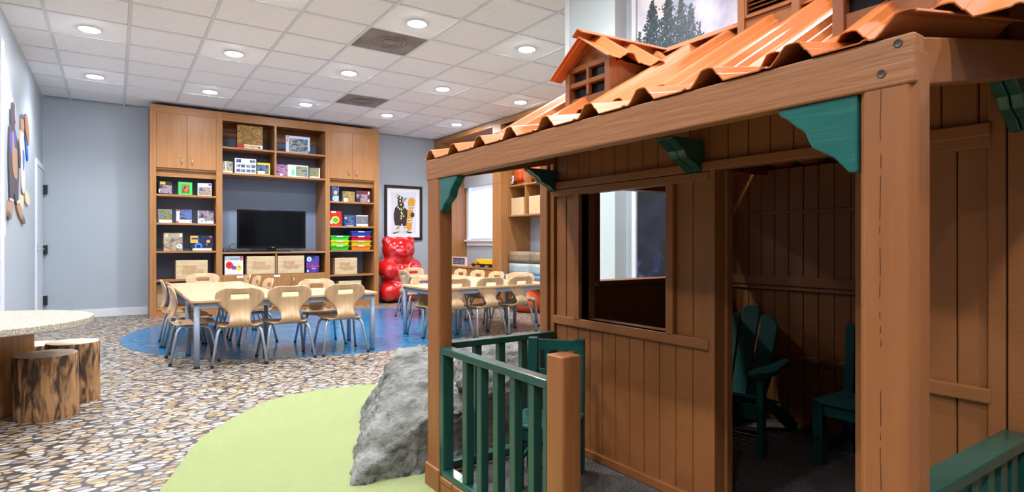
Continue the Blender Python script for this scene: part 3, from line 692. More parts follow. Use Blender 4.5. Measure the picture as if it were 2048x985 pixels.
table(3.49, 4.29, 6.255, 8.06, 'maple topped table, rear arm of right L in front of red bear')

# ------------------------------------------------------------------ built-in wall cabinets
FY = 9.49; BK = BY - .012
def cab(name, label, x, group='built-in wooden wall cabinets'): return thing(name, label, 'cabinet', (x, FY + .28, 0), group)
def handle(x, z, par, y=FY - .004):
    obj('handle', MB().tube([(x, y, z - .042), (x, y - .022, z - .034), (x, y - .026, z), (x, y - .022, z + .034), (x, y, z + .042)], [.010, .008, .006, .008, .010], 8), chrome, par, smooth=True, label='slim chrome handle')
def door(x0, x1, z0, z1, par, hx=None, hz=None):
    d = obj('door', B(x0 + .002, x1 - .002, FY - .004, FY + .016, z0 + .002, z1 - .002), wood, par, bevel=.0015)
    if hx: handle(hx, hz, d)
    return d
def tower(label, x0, xa, xb, x1, hz):
    """x0..xa and xb..x1 are the stiles"""
    c = cab('wall_cabinet', label, (x0 + x1) / 2)
    obj('side_panel', B(x0, xa, FY, BK, 0, 2.985), wood, c, bevel=.001); obj('side_panel', B(xb, x1, FY, BK, 0, 2.985), wood, c, bevel=.001)
    obj('joint_line', MB().box(x0 + .001, xa, FY - .0008, FY, 2.109, 2.112).box(xb, x1 - .001, FY - .0008, FY, 2.109, 2.112), flat(96, 62, 34), c)
    obj('header', B(xa, xb, FY, FY + .03, 2.878, 2.985), wood_h, c)
    obj('back_panel', B(xa, xb, BK - .01, BK, 0, 2.98), slate, c)
    mid = (xa + xb) / 2
    door(xa, mid, 2.108, 2.878, c, mid - .066, 2.215); door(mid, xb, 2.108, 2.878, c, mid + .062, 2.215)
    obj('cupboard_floor', B(xa, xb, FY + .018, BK - .01, 2.085, 2.11), wood_h, c); obj('valance', B(xa, xb, FY + .06, FY + .08, 1.99, 2.085), wood_h, c)
    for z in (1.737, 1.332, .934, .53): obj('shelf', B(xa, xb, FY + .004, BK - .01, z - .028, z), wood_h, c, bevel=.002)
    obj('shelf', B(xa, xb, FY + .004, BK - .01, .10, .13), wood_h, c, bevel=.002); obj('kick_board', B(xa, xb, FY + .01, FY + .03, 0, .10), wood_h, c)
    return c
tower('left tall built-in cabinet with two upper doors and open game shelves', .412, .486, 1.238, 1.320, 0)
tower('right tall built-in cabinet with two upper doors above coloured bins', 2.832, 2.904, 3.655, 3.737, 0)
c = cab('television_cabinet', 'centre built-in cabinet with television bay between the two tall cabinets', 2.075)
xa, xb = 1.321, 2.831
obj('header', B(xa, xb, FY, FY + .03, 2.862, 2.985), wood_h, c); obj('top_panel', B(xa, xb, FY + .03, BK, 2.9, 2.94), wood_h, c)
obj('back_panel', B(xa, xb, BK - .01, BK, 0, 2.98), slate, c); obj('back_rail', B(xa, xb, BK - .03, BK - .01, 2.70, 2.90), wood_h, c)
obj('shelf', B(xa, xb, FY + .002, BK - .01, 2.068, 2.097), wood_h, c, bevel=.002)
for p, q in ((xa, 2.050), (2.078, xb)): obj('shelf', B(p, q, FY + .006, BK - .01, 2.453, 2.481), wood_h, c, bevel=.002)
obj('divider', B(2.050, 2.078, FY + .001, BK - .01, 2.097, 2.862), wood, c, bevel=.001)
obj('shelf', B(xa, xb, FY - .004, BK - .01, .888, .915), wood_h, c, bevel=.002); obj('divider', B(2.062, 2.086, FY + .002, BK - .01, .572, .888), wood, c)
obj('shelf', B(xa, xb, FY + .004, BK - .01, .548, .572), wood_h, c); obj('kick_board', B(xa, xb, FY + .02, FY + .04, 0, .06), wood_h, c)
door(xa, 1.70, .06, .556, c, 1.66, .46); door(1.70, 2.29, .06, .556, c, 1.75, .46); door(2.29, xb, .06, .556, c, 2.332, .46)
for x in (1.56, 2.085):
    obj('paper_label', B(x - .045, x + .045, FY - .0055, FY - .004, .525, .556), paper, c, label='white paper label')
# television, player and cable
tv = thing('television', 'black flat screen television on the cabinet shelf', 'television', (2.03, 9.62, .915))
obj('bezel', B(1.53, 2.538, 9.56, 9.60, .963, 1.56), mat('gloss_black', (.006, .006, .008), .15, spec=.2), tv, bevel=.006); obj('screen', B(1.565, 2.503, 9.556, 9.561, 1.005, 1.53), screen, tv)
obj('rear_shell', B(1.7, 2.37, 9.60, 9.65, 1.03, 1.45), blackp, tv, bevel=.02)
obj('base', MB().prism([(2.03 + .30 * math.cos(a * .2618), 9.62 + .11 * math.sin(a * .2618)) for a in range(24)], 2, .9151, .93), screen, tv); obj('neck', B(1.96, 2.10, 9.60, 9.64, .93, .98), blackp, tv)
text('logo', 'LG', .028, (2.04, 9.5552, .974), (math.pi / 2, 0, 0), flat(190, 192, 198), tv, .0004)
pl = thing('media_player', 'flat black disc player left of the television stand', 'player', (1.53, 9.62, .915))
obj('case', B(1.335, 1.715, 9.52, 9.74, .9152, .952), blackp, pl, bevel=.004); obj('disc_slot', B(1.40, 1.52, 9.5185, 9.5205, .93, .934), flat(110, 112, 120), pl); obj('indicator', B(1.356, 1.364, 9.5185, 9.5205, .938, .944), mat('blue_indicator', (.1, .25, 1), .4, emit=4), pl)
tag(obj('cable', MB().tube([(1.47, 9.80, .918), (1.45, 9.80, .99), (1.49, 9.80, 1.03), (1.545, 9.79, 1.0), (1.54, 9.78, .95), (1.48, 9.79, .96), (1.46, 9.79, 1.01), (1.53, 9.79, 1.045), (1.58, 9.78, 1.02), (1.60, 9.76, 1.02)], .004, 6), blackp), 'loose black cable looping up behind the player', 'cable')

# ------------------------------------------------------------------ boxed games and puzzles
def game(name, label, x0, x1, z0, z1, body, art, d=.07, yaw=0, y=9.515, group='boxed games and puzzles on the shelves', cat='box', words=()):
    """art: list of (u0, v0, u1, v1, material) printed on the front face"""
    wdt, hgt = x1 - x0, z1 - z0
    t = thing(name, label, cat, (0, 0, 0), group)
    obj('carton', B(-wdt / 2, wdt / 2, 0, d, .001, hgt), body, t, bevel=.002)
    for k, a in enumerate(art):
        u0, v0, u1, v1, m = a[:5]
        if len(a) > 5:  # round print
            n = 18; cx, cz, r = -wdt / 2 + u0 * wdt, v0 * hgt, u1 * wdt
            mb = MB().prism([(cx + r * math.cos(6.2832 * q / n), cz + r * v1 * math.sin(6.2832 * q / n)) for q in range(n)], 1, -.0008 - .0004 * k, 0)
        else: mb = B(-wdt / 2 + u0 * wdt, -wdt / 2 + u1 * wdt, -.0008 - .0004 * k, 0, v0 * hgt, v1 * hgt)
        obj('print', mb, m, t)
    for (s, u, v, size, m) in words:
        text('lettering', s, size, (-wdt / 2 + u * wdt, -.0035, v * hgt), (math.pi / 2, 0, 0), m, t, .0004)
    place(t, (x0 + x1) / 2, y, z0, math.radians(yaw)); return t
W_ = flat(236, 236, 242); K_ = flat(22, 22, 26)
harvest = pal('print_harvest', [C(70, 20, 24), C(186, 84, 30), C(224, 170, 52), C(92, 110, 50), C(220, 120, 40), C(120, 24, 30)], 16)
alps = pal('print_alpine', [C(24, 44, 48), C(60, 96, 92), C(118, 160, 200), C(226, 196, 160), C(70, 120, 190)], 14, stretch=(1, 1, 1.6))
lake = pal('print_lake', [C(20, 60, 90), C(70, 150, 200), C(200, 190, 150), C(120, 120, 70), C(30, 130, 180)], 13, stretch=(.8, 1, 2))
dusk = pal('print_dusk', [C(40, 30, 80), C(150, 80, 150), C(230, 150, 190), C(70, 70, 150), C(40, 40, 60)], 13, stretch=(.8, 1, 2))
village = pal('print_village', [C(40, 50, 40), C(90, 140, 70), C(200, 170, 60), C(60, 130, 210), C(210, 220, 230)], 18)
town = pal('print_town', [C(60, 40, 34), C(160, 110, 80), C(226, 200, 170), C(90, 130, 200), C(50, 60, 90)], 18)
heather = pal('print_heather', [C(30, 60, 40), C(60, 80, 60), C(130, 150, 210), C(90, 110, 190), C(110, 50, 90)], 9, stretch=(.6, 1, 2.4))
castle = pal('print_castle', [C(50, 44, 60), C(140, 110, 120), C(214, 190, 200), C(90, 90, 140), C(40, 36, 50)], 15)
garden = pal('print_garden', [C(50, 70, 50), C(110, 150, 110), C(180, 170, 190), C(120, 110, 130), C(200, 200, 180)], 20)
beasts = pal('print_beasts', [C(70, 46, 20), C(190, 130, 60), C(230, 190, 110), C(90, 120, 60), C(210, 214, 190)], 18)
spacep = pal('print_planets', [C(10, 10, 20), C(16, 18, 34), C(30, 60, 130), C(12, 12, 20), C(150, 90, 60)], 13)
cave = pal('print_ochre', [C(120, 84, 66), C(170, 130, 106), C(222, 196, 164), C(236, 220, 190), C(130, 92, 76)], 10)
violet = pal('print_violet', [C(46, 24, 110), C(66, 40, 150), C(120, 90, 210), C(80, 50, 170), C(40, 20, 100)], 6)
navyp = pal('print_navy', [C(16, 30, 90), C(40, 70, 150), C(120, 150, 200), C(30, 40, 80), C(90, 90, 80)], 20)
mono = pal('print_sepia', [C(60, 50, 46), C(150, 140, 130), C(220, 214, 200), C(110, 100, 96), C(200, 190, 150)], 22)
pump = pal('print_bouquet', [C(60, 40, 60), C(90, 50, 70), C(230, 140, 50), C(240, 170, 60), C(110, 130, 80)], 14)
# top shelves of the centre cabinet
game('puzzle_box', 'large puzzle box picturing autumn gourds, alone on top left shelf', 1.524, 1.881, 2.482, 2.825, flat(70, 26, 26), [(0, .16, 1, 1, harvest), (0, 0, 1, .17, flat(236, 222, 190)), (0, 0, .26, .2, flat(176, 28, 34)), (.86, .075, .05, .9, flat(70, 70, 90), 1)], .06, words=(('springbok', .54, .05, .052, flat(176, 40, 34)),))
game('puzzle_box', 'white bordered puzzle box with alpine lake picture, top right shelf', 2.225, 2.593, 2.482, 2.742, flat(196, 206, 232), [(.12, .04, .9, .84, alps), (.02, .62, .09, .86, flat(226, 130, 140)), (.92, .0, 1, .14, flat(50, 80, 170)), (.04, .9, .1, .97, flat(60, 80, 150))], .06)
game('puzzle_box', 'small sepia puzzle box at the far left of the shelf above television', 1.326, 1.462, 2.098, 2.262, flat(226, 214, 170), [(0, .12, .24, 1, mono), (.36, .16, .96, .96, mono)], .07, 4)
game('puzzle_box', 'white box printed with ten small city photographs above the television', 1.496, 1.788, 2.098, 2.325, W_, [(u, v, u + .2, v + .2, alps if (i + j) % 2 else navyp) for i, (u) in enumerate((.05, .27, .53, .77)) for j, v in enumerate((.09, .40))] + [(.05, .72, .28, .93, navyp), (.70, .74, .95, .93, alps)], .06)
game('puzzle_box', 'yellow topped puzzle box of a snowy house above the television', 1.803, 1.985, 2.098, 2.28, flat(224, 184, 40), [(0, .08, .9, .82, navyp), (.05, .1, .6, .3, W_)], .09, -8)
game('puzzle_box', 'purple dusk river puzzle box just right of the shelf divider', 2.084, 2.24, 2.098, 2.276, flat(70, 50, 110), [(0, 0, 1, 1, dusk), (.45, .12, .13, 1, flat(180, 214, 226), 1)], .06)
game('puzzle_box', 'pale green puzzle box with blue bay picture above the television', 2.248, 2.565, 2.098, 2.284, flat(208, 232, 204), [(.40, .06, .96, .9, lake), (.18, .12, .34, .62, flat(110, 200, 150))], .06)
game('puzzle_box', 'small blue sky harbour puzzle box right end above the television', 2.588, 2.745, 2.098, 2.262, flat(228, 230, 214), [(0, .14, .9, 1, village)], .1, -10)
# left tower
game('puzzle_box', 'dark puzzle box with pink mountain picture, top left game shelf', .515, .68, 1.738, 1.914, K_, [(.10, .06, 1, .72, castle), (.1, .76, .5, .98, flat(210, 160, 60)), (0, .1, .09, .4, W_)], .11, 12)
game('puzzle_box', 'bright green framed flower puzzle box on the top left game shelf', .756, .931, 1.738, 1.92, flat(64, 186, 88), [(.24, .14, .78, .8, flat(70, 50, 60)), (.28, .18, .74, .76, pump)], .07)
game('puzzle_box', 'white puzzle box with mirrored mountain town, top left game shelf', 1.0, 1.178, 1.738, 1.918, W_, [(.05, .04, .95, .7, town), (.78, .82, .97, .97, flat(50, 70, 140)), (.06, .85, .3, .95, flat(230, 160, 180))], .11, -8)
game('puzzle_box', 'white and red puzzle box with bright village street, second left shelf', .52, .68, 1.333, 1.526, W_, [(.0, .22, 1, 1, village)], .1, 10)
game('puzzle_box', 'puzzle box with stormy blue sky over heather, second left shelf', .735, .925, 1.333, 1.526, W_, [(.18, .25, 1, 1, heather), (0, .87, .15, 1, flat(180, 30, 50)), (0, 0, .12, .14, flat(180, 30, 50)), (.88, .08, .95, .16, flat(40, 60, 120))], .08, 3)
game('puzzle_box', 'puzzle box with lilac castle picture and round sticker, second left shelf', 1.005, 1.208, 1.333, 1.521, W_, [(.02, .2, 1, 1, castle), (.22, .2, .2, 1, paper, 1), (.25, .18, .08, 1, flat(70, 170, 170), 1), (.5, .2, .06, 1, flat(70, 160, 180), 1)], .07)
game('game_box', 'ochre cave painting game box with white sticker, third left shelf', .575, .81, .935, 1.19, flat(120, 88, 72), [(.0, 0, 1, 1, cave), (.14, .85, .1, .8, flat(210, 200, 130), 1), (.85, .78, .97, .95, W_), (.82, .26, .15, .9, W_, 1), (.82, .26, .08, .9, flat(90, 190, 200), 1)], .1, 5, words=(('AM', .5, .5, .075, flat(96, 130, 140)),))
game('game_box', 'black space game box with planets and moon, third left shelf', .906, 1.195, .935, 1.157, K_, [(0, 0, 1, 1, spacep), (0, .52, .34, .98, flat(226, 170, 60)), (.05, .74, .4, .84, flat(50, 50, 120)), (.36, .32, .17, 1, flat(60, 130, 220), 1), (.36, .27, .1, 1, flat(20, 30, 100), 1), (.80, .62, .09, .9, flat(224, 160, 90), 1), (.73, .42, .04, 1, flat(200, 90, 60), 1), (.90, .92, .05, 1, flat(200, 90, 110), 1), (.1, .02, .95, .17, flat(220, 214, 200))], .07)
# right tower
game('puzzle_box', 'leaning blue puzzle box with child picture, top right game shelf', 2.94, 3.065, 1.728, 1.975, flat(60, 80, 140), [(0, 0, 1, 1, navyp), (.5, .62, .26, 1, flat(222, 170, 130), 1), (.28, .22, .22, 1, W_, 1), (.2, .03, .95, .4, flat(170, 186, 220)), (.28, .22, .14, 1, flat(120, 190, 200), 1)], .05, 14)
game('puzzle_box', 'puzzle box with grazing animals, middle of the top right game shelf', 3.14, 3.33, 1.728, 1.91, flat(190, 190, 160), [(0, 0, 1, 1, beasts), (0, 0, .34, .38, W_)], .07, 2)
game('puzzle_box', 'maroon puzzle box with misty church view, top right game shelf', 3.355, 3.585, 1.728, 1.93, flat(104, 16, 40), [(.0, .02, .82, .72, castle), (.0, .0, .3, .4, flat(30, 34, 44)), (.86, .1, .97, .3, W_), (.86, .7, .97, .95, W_)], .09, -6)
game('game_box', 'red game box with yellow and green burst, second right shelf', 2.912, 3.105, 1.327, 1.575, flat(196, 24, 30), [(.46, .42, .36, .9, flat(244, 206, 60), 1), (.48, .40, .26, .8, flat(80, 170, 70), 1), (.1, .88, .5, 1, flat(230, 214, 170)), (.12, .27, .15, 1, W_, 1), (.12, .27, .08, 1, flat(90, 180, 190), 1), (.1, .04, .95, .12, flat(230, 60, 40))], .07, 4)
game('game_box', 'blue game box with framed town scene, middle of second right shelf', 3.15, 3.332, 1.327, 1.515, flat(26, 70, 140), [(.18, .06, .86, .9, navyp), (.12, .74, .12, 1, flat(220, 150, 60), 1), (.2, .04, .82, .08, W_)], .07)
game('puzzle_box', 'white puzzle box with meadow photograph, second right shelf', 3.36, 3.556, 1.327, 1.518, W_, [(0, .24, 1, .93, garden)], .06)
# cubbies under the television
game('game_box', 'white connect game box with red and yellow faces, under the television', 1.355, 1.606, .573, .852, flat(222, 226, 232), [(.24, .52, .19, 1.15, flat(220, 30, 44), 1), (.58, .5, .2, .8, flat(70, 70, 170), 1), (.6, .55, .16, .7, flat(206, 220, 240), 1), (.78, .38, .16, 1.05, flat(234, 206, 40), 1), (.24, .55, .05, 1, flat(150, 10, 30), 1), (.78, .42, .045, 1, flat(150, 120, 20), 1), (.82, .78, .98, .98, flat(200, 24, 40)), (.1, .05, .9, .12, flat(230, 214, 226)), (.36, .3, .62, .42, flat(150, 60, 150))], .06, words=(('CONNECT', .5, .79, .05, K_), ('4', .9, .79, .06, W_)))
game('game_box', 'purple word game box with round white sticker, under the television', 2.535, 2.735, .573, .845, flat(60, 36, 130), [(0, 0, 1, 1, violet), (.22, .8, .19, 1, flat(190, 220, 226), 1), (.22, .8, .09, .6, flat(60, 140, 140), 1), (.06, .05, .18, .17, W_), (.45, .23, .72, .27, flat(220, 190, 220))], .06, words=(('Taboo', .52, .33, .078, flat(244, 70, 74)),))
# wooden game crates with a burnt mark of two rows of chunky letters, too worn to read
def wooden_crate(label, x0, x1, z0, z1, y=9.52, d=.26, mark=True):
    t = thing('wooden_crate', label, 'crate', ((x0 + x1) / 2, y + d / 2, z0), 'pale wooden game crates')
    obj('crate_front', B(x0, x1, y, y + .016, z0 + .001, z1), crate, t, bevel=.003)
    obj('crate_body', B(x0 + .004, x1 - .004, y + .0165, y + d, z0 + .001, z1 - .004), crate, t, bevel=.003)
    if mark:
        mb = MB(); r = random.Random(int(x0 * 100)); W2 = x1 - x0; H2 = z1 - z0
        u = .22
        while u < .63:
            k = r.uniform(.05, .08); mb.box(x0 + u * W2, x0 + (u + k) * W2, y - .0012, y, z0 + (.5 + r.uniform(-.02, .02)) * H2, z0 + (.72 + r.uniform(-.03, .03)) * H2); u += k + .008
        u = .19
        while u < .80:
            k = r.uniform(.05, .075); mb.box(x0 + u * W2, x0 + (u + k) * W2, y - .0012, y, z0 + (.27 + r.uniform(-.02, .02)) * H2, z0 + (.48 + r.uniform(-.02, .02)) * H2); u += k + .008
        obj('burnt_mark', mb, burnt, t, label='burnt brown two-line mark')
    return t
wooden_crate('pale wooden crate with burnt mark on low shelf of left cabinet', .725, 1.13, .53, .80)
wooden_crate('pale wooden crate under television, left of the cubby divider', 1.655, 2.055, .573, .848, 9.50)
wooden_crate('pale wooden crate under television, right of the cubby divider', 2.098, 2.50, .573, .85, 9.50)
wooden_crate('small pale crate below the coloured bins in right cabinet', 2.995, 3.37, .53, .806)
wooden_crate('lowest pale crate on bottom shelf of the right cabinet', 3.06, 3.44, .13, .42, mark=False)
wooden_crate('little pale box in the dark bottom shelf of left cabinet', .50, .60, .13, .45, 9.7, .1, False)
ball = tag(obj('yellow_ball', MB().sphere((3.2, 9.90, .53 + .165), .15), flat(200, 176, 60), smooth=True), 'yellow ball peeking over the small crate in right cabinet', 'ball'); ball.location.z = .531; ball.location.y = 9.88
# coloured bins
def bin_(x0, x1, z0, z1, col, label):
    t = thing('storage_bin', label, 'bin', ((x0 + x1) / 2, 9.62, z0), 'stacked coloured plastic bins')
    y0, y1, e = 9.50, 9.86, .022
    v = [(x0 + e, y0 + e, z0), (x1 - e, y0 + e, z0), (x1 - e, y1 - e, z0), (x0 + e, y1 - e, z0), (x0 + .008, y0 + .008, z1 - .02), (x1 - .008, y0 + .008, z1 - .02), (x1 - .008, y1 - .008, z1 - .02), (x0 + .008, y1 - .008, z1 - .02)]
    obj('tub', MB().add(v, [(0, 3, 2, 1), (0, 1, 5, 4), (1, 2, 6, 5), (2, 3, 7, 6), (3, 0, 4, 7), (4, 5, 6, 7)]), col, t, bevel=.004)
    obj('lid', B(x0, x1, y0, y1, z1 - .019, z1 - .001), col, t, bevel=.004); m = (x0 + x1) / 2
    obj('white_tag', B(m - .06, m + .05, y0 - .003, y0, z1 - .02, z1 - .004), W_, t)
bins = [(2.915, 3.235, 0, (60, 200, 50), 'lime green bin at the bottom of the left bin stack'), (2.915, 3.235, 1, (224, 214, 40), 'yellow bin in the middle of the left bin stack'), (2.915, 3.235, 2, (70, 206, 60), 'green bin on top of the left bin stack'),
        (3.262, 3.615, 0, (240, 140, 30), 'orange bin at the bottom of the right bin stack'), (3.262, 3.615, 1, (210, 196, 40), 'olive yellow bin second from bottom of the right bin stack'), (3.262, 3.615, 2, (190, 24, 60), 'crimson bin third from bottom of the right bin stack'), (3.262, 3.615, 3, (30, 70, 190), 'blue bin on top of the right bin stack')]
for x0, x1, k, colr, lab in bins: bin_(x0, x1, .935 + .079 * k, .935 + .079 * (k + 1), flat(*colr, .3), lab)

# ------------------------------------------------------------------ red gummy bear statue
gb = MB(); gx, gy = 4.20, 9.68
def ell(x, y, z, rx, ry, rz_): gb.sphere((gx + x, gy + y, z), (rx, ry, rz_), 20, 14)
ell(0, .04, .22, .37, .27, .24); ell(0, .05, .50, .33, .24, .28); ell(0, .05, .93, .31, .23, .235); ell(0, .05, 1.0, .25, .2, .14); ell(0, .06, .74, .29, .22, .17)
for s in (-1, 1):
    ell(s * .235, -.07, .19, .16, .20, .175); ell(s * .24, -.12, .56, .13, .14, .15); ell(s * .285, .02, .60, .135, .17, .16)
    ell(s * .21, .05, 1.075, .105, .09, .095)
ell(0, -.13, .885, .145, .11, .095); ell(0, -.10, .50, .18, .12, .17)
bear = obj('gummy_bear_statue', gb, redgloss)
k = bear.modifiers.new('r', 'REMESH'); k.mode = 'VOXEL'; k.voxel_size = .018
k = bear.modifiers.new('s', 'SMOOTH'); k.factor = .6; k.iterations = 9
bake(bear)
for p in bear.data.polygons: p.use_smooth = True
if not bear.data.materials: bear.data.materials.append(redgloss)
zmin = min(v.co.z for v in bear.data.vertices)
for v in bear.data.vertices: v.co.z = max(v.co.z - zmin - .012, 0)
bear.location.z = 0
tag(bear, 'giant glossy red gummy bear statue standing against the back wall', 'statue')
ORG[bear.name] = Vector(bear.location)
fz = MB()
for s in (-1, 1): fz.sphere((gx + s * .105, gy - .168, .975), (.026, .02, .026), 10, 6)
fz.sphere((gx, gy - .245, .925), (.036, .022, .026), 10, 6)
obj('face_bumps', fz, redgloss, bear, smooth=True)
obj('mouth_groove', MB().tube([(gx - .07, gy - .225, .868), (gx - .035, gy - .238, .852), (gx, gy - .243, .846), (gx + .035, gy - .238, .852), (gx + .07, gy - .225, .868)], .008, 6), redgloss, bear, smooth=True)

# ------------------------------------------------------------------ framed poster of a bear with snowboard
po = thing('framed_poster', 'black framed print of a bear in striped hat holding a snowboard', 'picture', (4.44, BY, 1.62))
PX0, PX1, PZ0, PZ1 = 4.066, 4.818, 1.11, 2.118; PY = BY - .004
obj('frame', MB().box(PX0, PX0 + .05, PY - .03, PY, PZ0, PZ1).box(PX1 - .05, PX1, PY - .03, PY, PZ0, PZ1).box(PX0 + .05, PX1 - .05, PY - .03, PY, PZ0, PZ0 + .05).box(PX0 + .05, PX1 - .05, PY - .03, PY, PZ1 - .05, PZ1), flat(18, 18, 20, .4), po, bevel=.002)
obj('mat_board', B(PX0 + .05, PX1 - .05, PY - .012, PY, PZ0 + .05, PZ1 - .05), flat(240, 241, 246), po)
def pp(x, y):
    u = (x - 97) / 553; t = 100 + u * 30; b_ = 882 + u * 25
    return (PX0 + u * (PX1 - PX0), PZ1 - (y - t) / (b_ - t) * (PZ1 - PZ0))
lay = [PY - .0125]
def art(name, pts, col, lift=True):
    if lift: lay[0] -= .0006
    obj(name, MB().prism([pp(*p) for p in pts], 1, lay[0], lay[0] + .0005), flat(*col), po)
def rect(x0, y0, x1, y1): return [(x0, y0), (x1, y0), (x1, y1), (x0, y1)]
def circ(x, y, r, n=14, ry=None): return [(x + r * math.cos(6.2832 * k / n), y + (ry or r) * math.sin(6.2832 * k / n)) for k in range(n)]
art('print_ground', rect(195, 205, 560, 805), (222, 226, 244))
DKB = (62, 40, 42); CR = (232, 226, 196); GRN = (40, 56, 34); LIM = (214, 226, 170)
art('print_arm', circ(505, 535, 30, 12, 40), DKB)
art('print_bear_body', [(285, 330), (290, 395), (250, 430), (228, 520), (232, 600), (248, 680), (335, 690), (350, 650), (365, 695), (412, 690), (425, 600), (432, 470), (385, 420), (372, 350), (360, 305), (300, 300)], DKB)
art('print_snout', [(352, 318), (372, 292), (400, 288), (418, 300), (410, 315), (385, 345), (365, 360), (350, 350)], (168, 156, 164)); art('print_nose', circ(410, 301, 10, 10), (30, 24, 28), False)
art('print_hat', [(262, 255), (282, 240), (350, 270), (372, 285), (350, 305), (290, 312)], GRN)
art('print_hat_stripe', [(272, 272), (300, 252), (310, 258), (284, 288)], LIM); art('print_hat_stripe', [(310, 300), (325, 262), (345, 270), (330, 306)], LIM, False); art('print_bobble', circ(270, 250, 16), LIM, False)
art('print_scarf', [(272, 400), (300, 415), (345, 440), (385, 405), (390, 430), (350, 465), (368, 520), (380, 570), (362, 578), (345, 520), (340, 600), (325, 600), (330, 470), (275, 430)], GRN)
for x, y in ((292, 424), (318, 448), (345, 455), (374, 428), (340, 500), (352, 516), (338, 550), (372, 552), (337, 585), (335, 385), (322, 335)): art('print_scarf_stripe', circ(x, y, 11, 8, 16), LIM, (x, y) == (292, 424))
art('print_snowboard', [(440, 330), (452, 298), (485, 284), (520, 292), (545, 325), (540, 370), (515, 470), (505, 600), (495, 720), (470, 765), (432, 758), (412, 720), (415, 650), (432, 500)], (222, 160, 50))
for y, x in ((435, 478), (620, 462)):
    art('print_binding', rect(x - 36, y - 24, x + 36, y + 24), (226, 226, 224), y == 435); lay[0] -= .0006
    for q in (-20, 0, 20): art('print_strap', rect(x + q - 6, y - 12, x + q + 6, y + 12), (90, 88, 90), False)
art('print_paw', circ(500, 537, 27, 12, 36), DKB)
art('print_boot', [(272, 690), (325, 690), (330, 750), (300, 775), (235, 795), (222, 780), (262, 745)], CR); art('print_boot', [(368, 695), (412, 695), (415, 750), (440, 768), (490, 780), (488, 798), (430, 795), (385, 765)], CR, False)
art('print_boot_sole', [(222, 778), (240, 785), (300, 768), (302, 776), (240, 798), (222, 792)], (40, 34, 34)); art('print_boot_sole', [(415, 768), (470, 785), (492, 776), (492, 796), (450, 799), (410, 780)], (40, 34, 34), False)
art('print_lace', [(275, 705), (312, 703), (312, 712), (275, 714)], (60, 50, 50)); art('print_lace', [(262, 725), (305, 722), (305, 731), (262, 735)], (60, 50, 50), False); art('print_lace', [(380, 710), (408, 710), (408, 719), (380, 719)], (60, 50, 50), False)

# ------------------------------------------------------------------ built-ins along the right wall
XR = 5.079
nb = thing('niche_surround', 'wooden built-in surround framing the window niche on the right wall', 'cabinet', (XR + .28, 8.9, 0))
obj('stile', B(XR, XR + .03, 9.82, BY - .002, 0, CEIL - .01), wood, nb); obj('side_panel', B(XR + .03, RX - .002, 9.815, 9.84, 0, CEIL - .01), wood, nb)
obj('joint_line', B(XR + .03, RX - .002, 9.8142, 9.815, 2.012, 2.016), flat(96, 62, 34), nb)
obj('header', B(XR, XR + .03, 5.4, 9.82, 2.935, CEIL - .01), wood_h, nb); obj('soffit', B(XR + .03, RX - .002, 7.98, 9.815, 2.935, 2.96), wood_h, nb)
p = obj('pier', B(XR, RX - .002, 7.727, 7.976, 0, 2.935), wood, nb, bevel=.001)
obj('joint_line', MB().box(XR - .0008, XR, 7.728, 7.975, 2.012, 2.016).box(XR, XR + .14, 7.7262, 7.727, 2.012, 2.016), flat(96, 62, 34), nb)
obj('pier', B(XR, RX - .002, 5.5, 5.7, 0, 2.935), wood, nb, bevel=.001)
obj('ledge_top', B(XR - .012, RX - .002, 7.977, 9.814, .615, .64), wood_h, nb, bevel=.002); obj('ledge_front', B(XR + .005, XR + .03, 7.977, 9.814, 0, .615), wood, nb)
# window with blind
wn = thing('window_1', None, None, (RX, 9.2, 1.0), kind='structure')
obj('window_frame', MB().box(RX - .03, RX - .002, 9.70, 9.78, 1.10, 2.42).box(RX - .03, RX - .002, 8.10, 8.18, 1.10, 2.42).box(RX - .03, RX - .002, 8.18, 9.70, 2.36, 2.42), white, wn, bevel=.003)
obj('glass', B(RX - .012, RX - .006, 8.18, 9.70, 1.12, 2.36), mat('daylit_pane', (.32, .5, 1), .2, emit=.9), wn)
obj('window_sill', B(RX - .075, RX - .002, 8.08, 9.80, 1.08, 1.112), white, wn, bevel=.004); obj('window_apron', B(RX - .03, RX - .002, 8.12, 9.78, 1.0, 1.08), white, wn, bevel=.003)
obj('roller_blind', B(RX - .035, RX - .031, 8.2, 9.60, 1.135, 2.12), mat('glowing_blind_fabric', srgb(206, 212, 232), .7, emit=.35), wn); obj('blind_bar', B(RX - .038, RX - .028, 8.2, 9.60, 1.12, 1.14), flat(214, 206, 196), wn)  # slight emission on the blind stands in for daylight through the cloth
obj('blind_box', B(RX - .11, RX - .032, 8.12, 9.74, 2.11, 2.36), flat(168, 168, 174), wn, bevel=.004)
